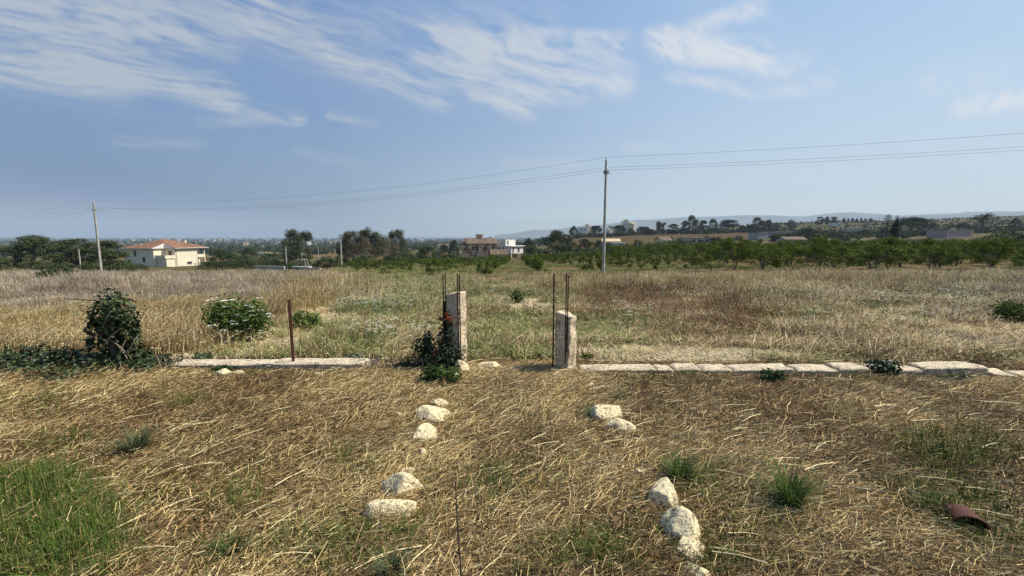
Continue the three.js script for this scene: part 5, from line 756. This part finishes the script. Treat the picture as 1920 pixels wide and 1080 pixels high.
house('slope_house', 'grey box house in the middle of the slope shrubs', 1430, 250, 7, 4.0, 7, 0.3, [M.grey, M.grey], { openings: [['x', -3, 1.2, 1, 1.6]] });
house('slope_house', 'grey house with pale side wall above the box house', 1468, 300, 13, 4, 8, 0.2, [M.pink, M.grey], { openings: [['z', -3, 1, 1.2, 1.3], ['z', 2, 1, 1.2, 1.3]] });
house('slope_house', 'long low grey house beside the dark spreading tree', 1505, 300, 12, 4, 8, 0.1, [M.grey, M.grey], { openings: [['z', 2, 1, 1.2, 1.3]] });
house('slope_house', 'small white house on the far skyline left of the tiered conifer', 1570, 560, 12, 4.5, 8, 0, [M.white, M.white], { openings: [['z', 2, 1, 1.6, 1.6]] });
house('slope_house', 'long pale house below the skyline left of the tiered conifer', 1610, 420, 22, 3, 8, 0, [M.grey, M.white], { openings: [['z', 4, 0.8, 2, 1.4]] });
house('farm_house', 'long pale two storey building left of the ruin', 838, 420, 17, 6, 9, 0.2, [M.white, M.oldTiles], { roof: 'gable', rise: 1.5, openings: [['z', -3, 1, 1.6, 1.8], ['z', 3, 1, 1.6, 1.8]] });
house('farm_house', 'cream low house behind the shrubs left of the eucalyptus', 518, 330, 14, 4, 8, 0.2, [M.cream, M.cream], { openings: [['z', -3, 1, 1.5, 1.5]] });
house('farm_house', 'pale low house left of the cream low house', 490, 420, 9, 4, 8, 0, [M.white, M.cream], { openings: [['z', 0, 1, 1.5, 1.5]] });
// grain works on the ridge left of centre right
house('works_block', 'white block of the industrial works behind the ridge trees', 1094, 820, 14, 14, 14, 0.1, [M.white, M.white], { category: 'building', openings: [['z', -3, 8, 2.5, 2.5], ['z', 3, 8, 2.5, 2.5]] });
house('works_tower', 'narrow ochre tower of the industrial works', 1101, 830, 5, 20, 6, 0.1, [M.cream, M.cream], { category: 'tower', openings: [['z', 0, 14, 1.5, 2]] });
house('works_block', 'ochre block right of the narrow ochre tower', 1112, 835, 11, 16, 9, 0.1, [M.cream, M.white], { category: 'building', openings: [['z', 0, 10, 2, 2]] });
house('works_hall', 'white sloping roofed hall right of the tall power pole', 1139, 820, 12, 7, 12, -0.3, [M.white, M.white], { roof: 'gable', rise: 5, ridge: 'z', category: 'building', openings: [['z', 0, 2, 2, 2]] });
house('works_block', 'stepped pale block among the ridge trees', 1152, 900, 18, 17, 12, 0.2, [M.cream, M.cream], { category: 'building', openings: [['z', -4, 12, 2, 2]] });
house('works_block', 'taller pale block left of the round silo', 1173, 910, 12, 25, 10, 0.2, [M.white, M.cream], { roof: 'gable', rise: 5, ridge: 'z', category: 'building', openings: [['z', 0, 18, 2, 2]] });
{ const o = top('grain_silo', 'round pale silo tank at the right end of the works', 'silo'), p = ground(1184, 910); o.position.set(p.x, p.y, p.z); const c = new THREE.CylinderGeometry(7, 7, 20, 24); c.translate(0, 10, 0); mesh('drum', boxUV(c, 0.2), M.cream, o); const d = new THREE.SphereGeometry(7, 24, 8, 0, 6.284, 0, Math.PI / 2); d.scale(1, 0.45, 1); d.translate(0, 20, 0); mesh('dome', boxUV(d, 0.2), M.cream, o); const l = new THREE.CylinderGeometry(0.4, 0.4, 9, 8); l.translate(-9, 24, 0); mesh('mast', boxUV(l), M.steel, o); }
{ // far town on the coast, houses of the plain
  const r = rng(1501), geo = {}, kinds = [[10, 7, 9], [18, 9, 12], [30, 14, 16], [14, 20, 14]];
  for (let i = 0; i < 126; i++) {
    const townA = i < 70, townB = i >= 70 && i < 110, u = townA ? lerp(770, 1010, r()) : townB ? lerp(250, 520, r()) : lerp(0, 1000, r()), D = townA ? lerp(3600, 5200, r()) : townB ? lerp(2600, 5200, r()) : lerp(900, 3000, r());
    const k = Math.floor(r() * 4), [w, h, d] = kinds[k], m = [M.white, M.cream, M.white, M.grey][Math.floor(r() * 4)], p = ground(u, D), s = townA || townB ? 0.9 : 0.7;
    const o = mesh('distant_building', geo[k] ||= mergeGeometries([box(-w / 2, w / 2, -3, h, -d, 0), box(-w / 2 - 0.5, w / 2 + 0.5, h + 0.001, h + 0.6, -d - 0.5, 0.5)]), m); o.position.copy(p); o.rotation.y = (r() - 0.5) * 1.4; o.scale.setScalar(s);
    tag(o, townA ? 'tiny white building of the far coastal town behind the ruin' : townB ? 'tiny pale building of the far town behind the hip roofed house' : 'tiny pale building scattered over the distant plain', 'building', townA ? 'far coastal town' : townB ? 'far town at left' : 'buildings on the plain');
  }
}
{ // low wall, hedge and a trailer by the lane
  const w = top('lane_wall', 'pale low wall along the lane beneath the long hedge', 'wall'), a = ground(478, 78), b = ground(600, 74), d = b.clone().sub(a), L = Math.hypot(d.x, d.z); w.position.copy(a); w.rotation.y = Math.atan2(-d.z, d.x);
  part(w, 'wall_face', M.grey, box(0, L * 0.46, -1.2, 0.75, -0.3, 0)); part(w, 'wall_face', M.grey, box(L * 0.68, L, -1.2, 0.7, -0.3, 0)); part(w, 'coping', M.grey, box(0, L * 0.46, 0.751, 0.85, -0.35, 0.05));
  const H = top('hedge', 'long dark clipped hedge right of the hip roofed house', 'hedge'), r = rng(1601), S = new Shape(), T = new Shape(), lobes = []; const p0 = ground(372, 88), p1 = ground(548, 82);
  for (let i = 0; i < 60; i++) { const t = i / 59, x = lerp(p0.x, p1.x, t), D = lerp(88, 82, t), y = height(x, D); lobes.push([x, y + 0.9, -D, 0.8, 0.85 + 0.3 * r(), 0.9]); if (i % 4 === 0) T.tube([new V3(x, y - 0.2, -D), new V3(x, y + 0.8, -D)], [0.06, 0.03], BARK, 5); }
  leafCloud(S, r, lobes, 4200, 0.22, 0.12, DARK, { shell: 0.35, vary: 0.35 }); mesh('foliage', S.geo(), M.veg, H).userData.kind = 'stuff'; mesh('stem', T.geo(true), M.bark, H);
  const t = top('farm_trailer', 'small farm trailer with a bent frame parked by the lane', 'trailer'), p = ground(566, 76); t.position.copy(p); t.rotation.y = 0.15;
  part(t, 'bed', M.grey, box(-1.5, 1.5, 0.45, 0.75, -0.8, 0.8)); const fr = new Shape(), st = [1, 1, 1]; for (const z of [-0.7, 0.7]) fr.tube([new V3(-0.9, 0.75, z), new V3(-0.8, 1.9, z), new V3(0.7, 2.0, z), new V3(1.0, 0.75, z)], [0.05, 0.05, 0.05, 0.05], st, 6); fr.tube([new V3(-0.8, 1.9, -0.7), new V3(-0.8, 1.9, 0.7)], [0.05, 0.05], st, 6); fr.tube([new V3(0.7, 2, -0.7), new V3(0.7, 2, 0.7)], [0.05, 0.05], st, 6); mesh('frame', boxUV(fr.geo(true)), M.pole, t);
  for (const x of [-0.8, 0.8]) for (const z of [-0.86, 0.86]) { const c = new THREE.TorusGeometry(0.28, 0.11, 8, 18); c.translate(x, 0.36, z); const wl = mesh('wheel', c, M.rubber, t), rm = new THREE.CylinderGeometry(0.2, 0.2, 0.12, 14); rm.rotateX(Math.PI / 2); rm.translate(x, 0.36, z); mesh('rim', rm, M.steel, wl); }
  const c = top('parked_car', 'white car parked right of the white house', 'car'), q = ground(1003, 172); c.position.copy(q); c.rotation.y = 0.1;
  const s = new THREE.Shape([[-2.1, 0.35], [-2.1, 0.85], [-1.3, 0.98], [-0.75, 1.45], [0.85, 1.48], [1.6, 0.98], [2.1, 0.85], [2.1, 0.35]].map(a => new THREE.Vector2(...a))), g = new THREE.ExtrudeGeometry(s, { depth: 1.6, bevelEnabled: true, bevelSize: 0.08, bevelThickness: 0.08, bevelSegments: 2 }); g.translate(0, 0, -0.8); mesh('body', g, M.carPaint, c);
  part(c, 'window', M.pane, box(-0.75, 0.05, 0.98, 1.38, 0.86, 0.90)); part(c, 'window', M.pane, box(0.12, 0.95, 0.98, 1.38, 0.86, 0.90));
  for (const x of [-1.3, 1.3]) for (const z of [-0.78, 0.78]) { const k = new THREE.TorusGeometry(0.22, 0.1, 8, 18); k.translate(x, 0.32, z); const wl = mesh('wheel', k, M.rubber, c), rm = new THREE.CylinderGeometry(0.18, 0.18, 0.14, 14); rm.rotateX(Math.PI / 2); rm.translate(x, 0.32, z); mesh('rim', rm, M.steel, wl); }
}

/* ------------------------------------------------ power line ------------------------------------------------ */
function pole(name, label, p, h, r0, r1, turn, arm, mat = M.pole) {
  const o = top(name, label, 'pole'); o.position.copy(p); o.rotation.y = turn; const S = new Shape(); S.tube([new V3(0, -0.8, 0), new V3(0, h * 0.5, 0), new V3(0, h, 0)], [r0, (r0 + r1) / 2, r1], [1, 1, 1], 16); mesh('shaft', boxUV(S.geo(true), 0.5), mat, o);
  if (arm) {
    part(o, 'crossarm', M.steel, box(-arm / 2, arm / 2, h - 0.92, h - 0.84, 0.11, 0.19)); const brace = new Shape(); for (const s of [-1, 1]) brace.tube([new V3(s * arm * 0.38, h - 0.9, 0.15), new V3(0, h - 1.3, 0.12)], [0.014, 0.014], [1, 1, 1], 5); mesh('brace', boxUV(brace.geo(true)), M.steel, o); part(o, 'bracket', M.steel, box(-0.14, 0.14, h - 1.0, h - 0.76, -0.16, 0.108));
    for (const [x, y] of [[-arm / 2 + 0.06, h - 0.84], [arm / 2 - 0.06, h - 0.84], [0, h]]) { const g = new THREE.LatheGeometry([[0.012, 0], [0.012, 0.08], [0.055, 0.085], [0.05, 0.13], [0.065, 0.14], [0.045, 0.21], [0, 0.22]].map(a => new THREE.Vector2(...a)), 12); g.translate(x, y, x ? 0.15 : 0); mesh('insulator', g, M.glassy, o); }
  }
  return o;
}
{
  const P1 = ground(1131, 33), P0 = ground(190, 54); P0.y -= 0; const h1 = pt(1135, 300, 33).y - P1.y, h0 = pt(172, 379, 54).y - P0.y;
  const dir = new V3(P1.x - P0.x, 0, P1.z - P0.z), L = dir.length(); dir.divideScalar(L); const turn = Math.atan2(-dir.z, dir.x) + Math.PI / 2, side = new V3(Math.cos(turn), 0, -Math.sin(turn)), arm = 1.5, front = new V3(Math.sin(turn), 0, Math.cos(turn));
  pole('power_pole', 'tall grey power pole rising in front of the orchard', P1, h1, 0.12, 0.075, turn, arm);
  pole('power_pole', 'pale power pole seen leaning before the pines at left', P0, h0, 0.14, 0.085, turn, 2.0);
  const P2 = P1.clone().addScaledVector(dir, L), Pm = P0.clone().addScaledVector(dir, -L * 0.9); P2.y = height(P2.x, -P2.z) + 0.4; Pm.y = height(Pm.x, -Pm.z);
  const ends = (p, h, a) => [p.clone().addScaledVector(side, -a / 2 + 0.06).addScaledVector(front, 0.15).add(new V3(0, h - 0.64, 0)), p.clone().addScaledVector(side, a / 2 - 0.06).addScaledVector(front, 0.15).add(new V3(0, h - 0.64, 0)), p.clone().add(new V3(0, h + 0.2, 0))];
  const E0 = ends(P0, h0, 2), E1 = ends(P1, h1, arm), E2 = ends(P2, 8.9, arm), Em = ends(Pm, 8.5, 2);
  pole('power_pole', 'power pole of the line standing outside the frame at right', P2, 8.9, 0.15, 0.095, turn, arm);
  const where = ['near conductor', 'far conductor', 'top conductor'], wire = (a, b, sag, label) => { const pts = [], rr = []; for (let i = 0; i <= 40; i++) { const t = i / 40, p = a.clone().lerp(b, t); p.y -= 4 * sag * t * (1 - t); pts.push(p); rr.push(0.0075); } const S = new Shape(); S.tube(pts, rr, [1, 1, 1], 5); const g = S.geo(true); g.deleteAttribute('color'); tag(mesh('power_cable', g, M.wire), label, 'cable', 'power cables'); };
  for (let k = 0; k < 3; k++) { wire(E0[k], E1[k], 1.25, `${where[k]} of the power line between the two tall poles`); wire(E1[k], E2[k], 0.75, `${where[k]} of the power line running out of frame at right`); wire(Em[k], E0[k], 1.0, `${where[k]} of the power line running out of frame at left`); }
  const A = ground(538, 86), B = ground(641, 78), hA = pt(538, 462, 86).y - A.y, hB = pt(639, 442, 78).y - B.y;
  pole('wooden_pole', 'short pale pole before the dark rounded tree', A, hA, 0.14, 0.10, 0, 0); pole('wooden_pole', 'pale pole standing alone right of the lane', B, hB, 0.14, 0.10, 0.2, 0);
  const C = ground(760, 150); wire(A.clone().add(new V3(0, hA - 0.1, 0)), B.clone().add(new V3(0, 2.6, 0)), 0.9, 'thin cable strung from the short pale pole to the lone pole'); wire(B.clone().add(new V3(0, 2.6, 0)), C.clone().add(new V3(0, 5.5, 0)), 1.2, 'thin cable from the lone pole towards the shrubs');
  for (const [u, v, D, l] of [[567, 472, 110, 'thin grey pole between the short pole and the shrubs'], [598, 464, 140, 'thin grey pole left of the lone pale pole'], [1195, 440, 180, 'thin dark pole in front of the brown field'], [152, 467, 84, 'stub of a pole among the pines left of the leaning pole'], [1434, 432, 240, 'thin pale pole beside the grey box house']]) { const p = ground(u, D); pole('thin_pole', l, p, pt(u, v, D).y - p.y, 0.13, 0.09, 0, 0); }
}

renderer.render(scene, camera);
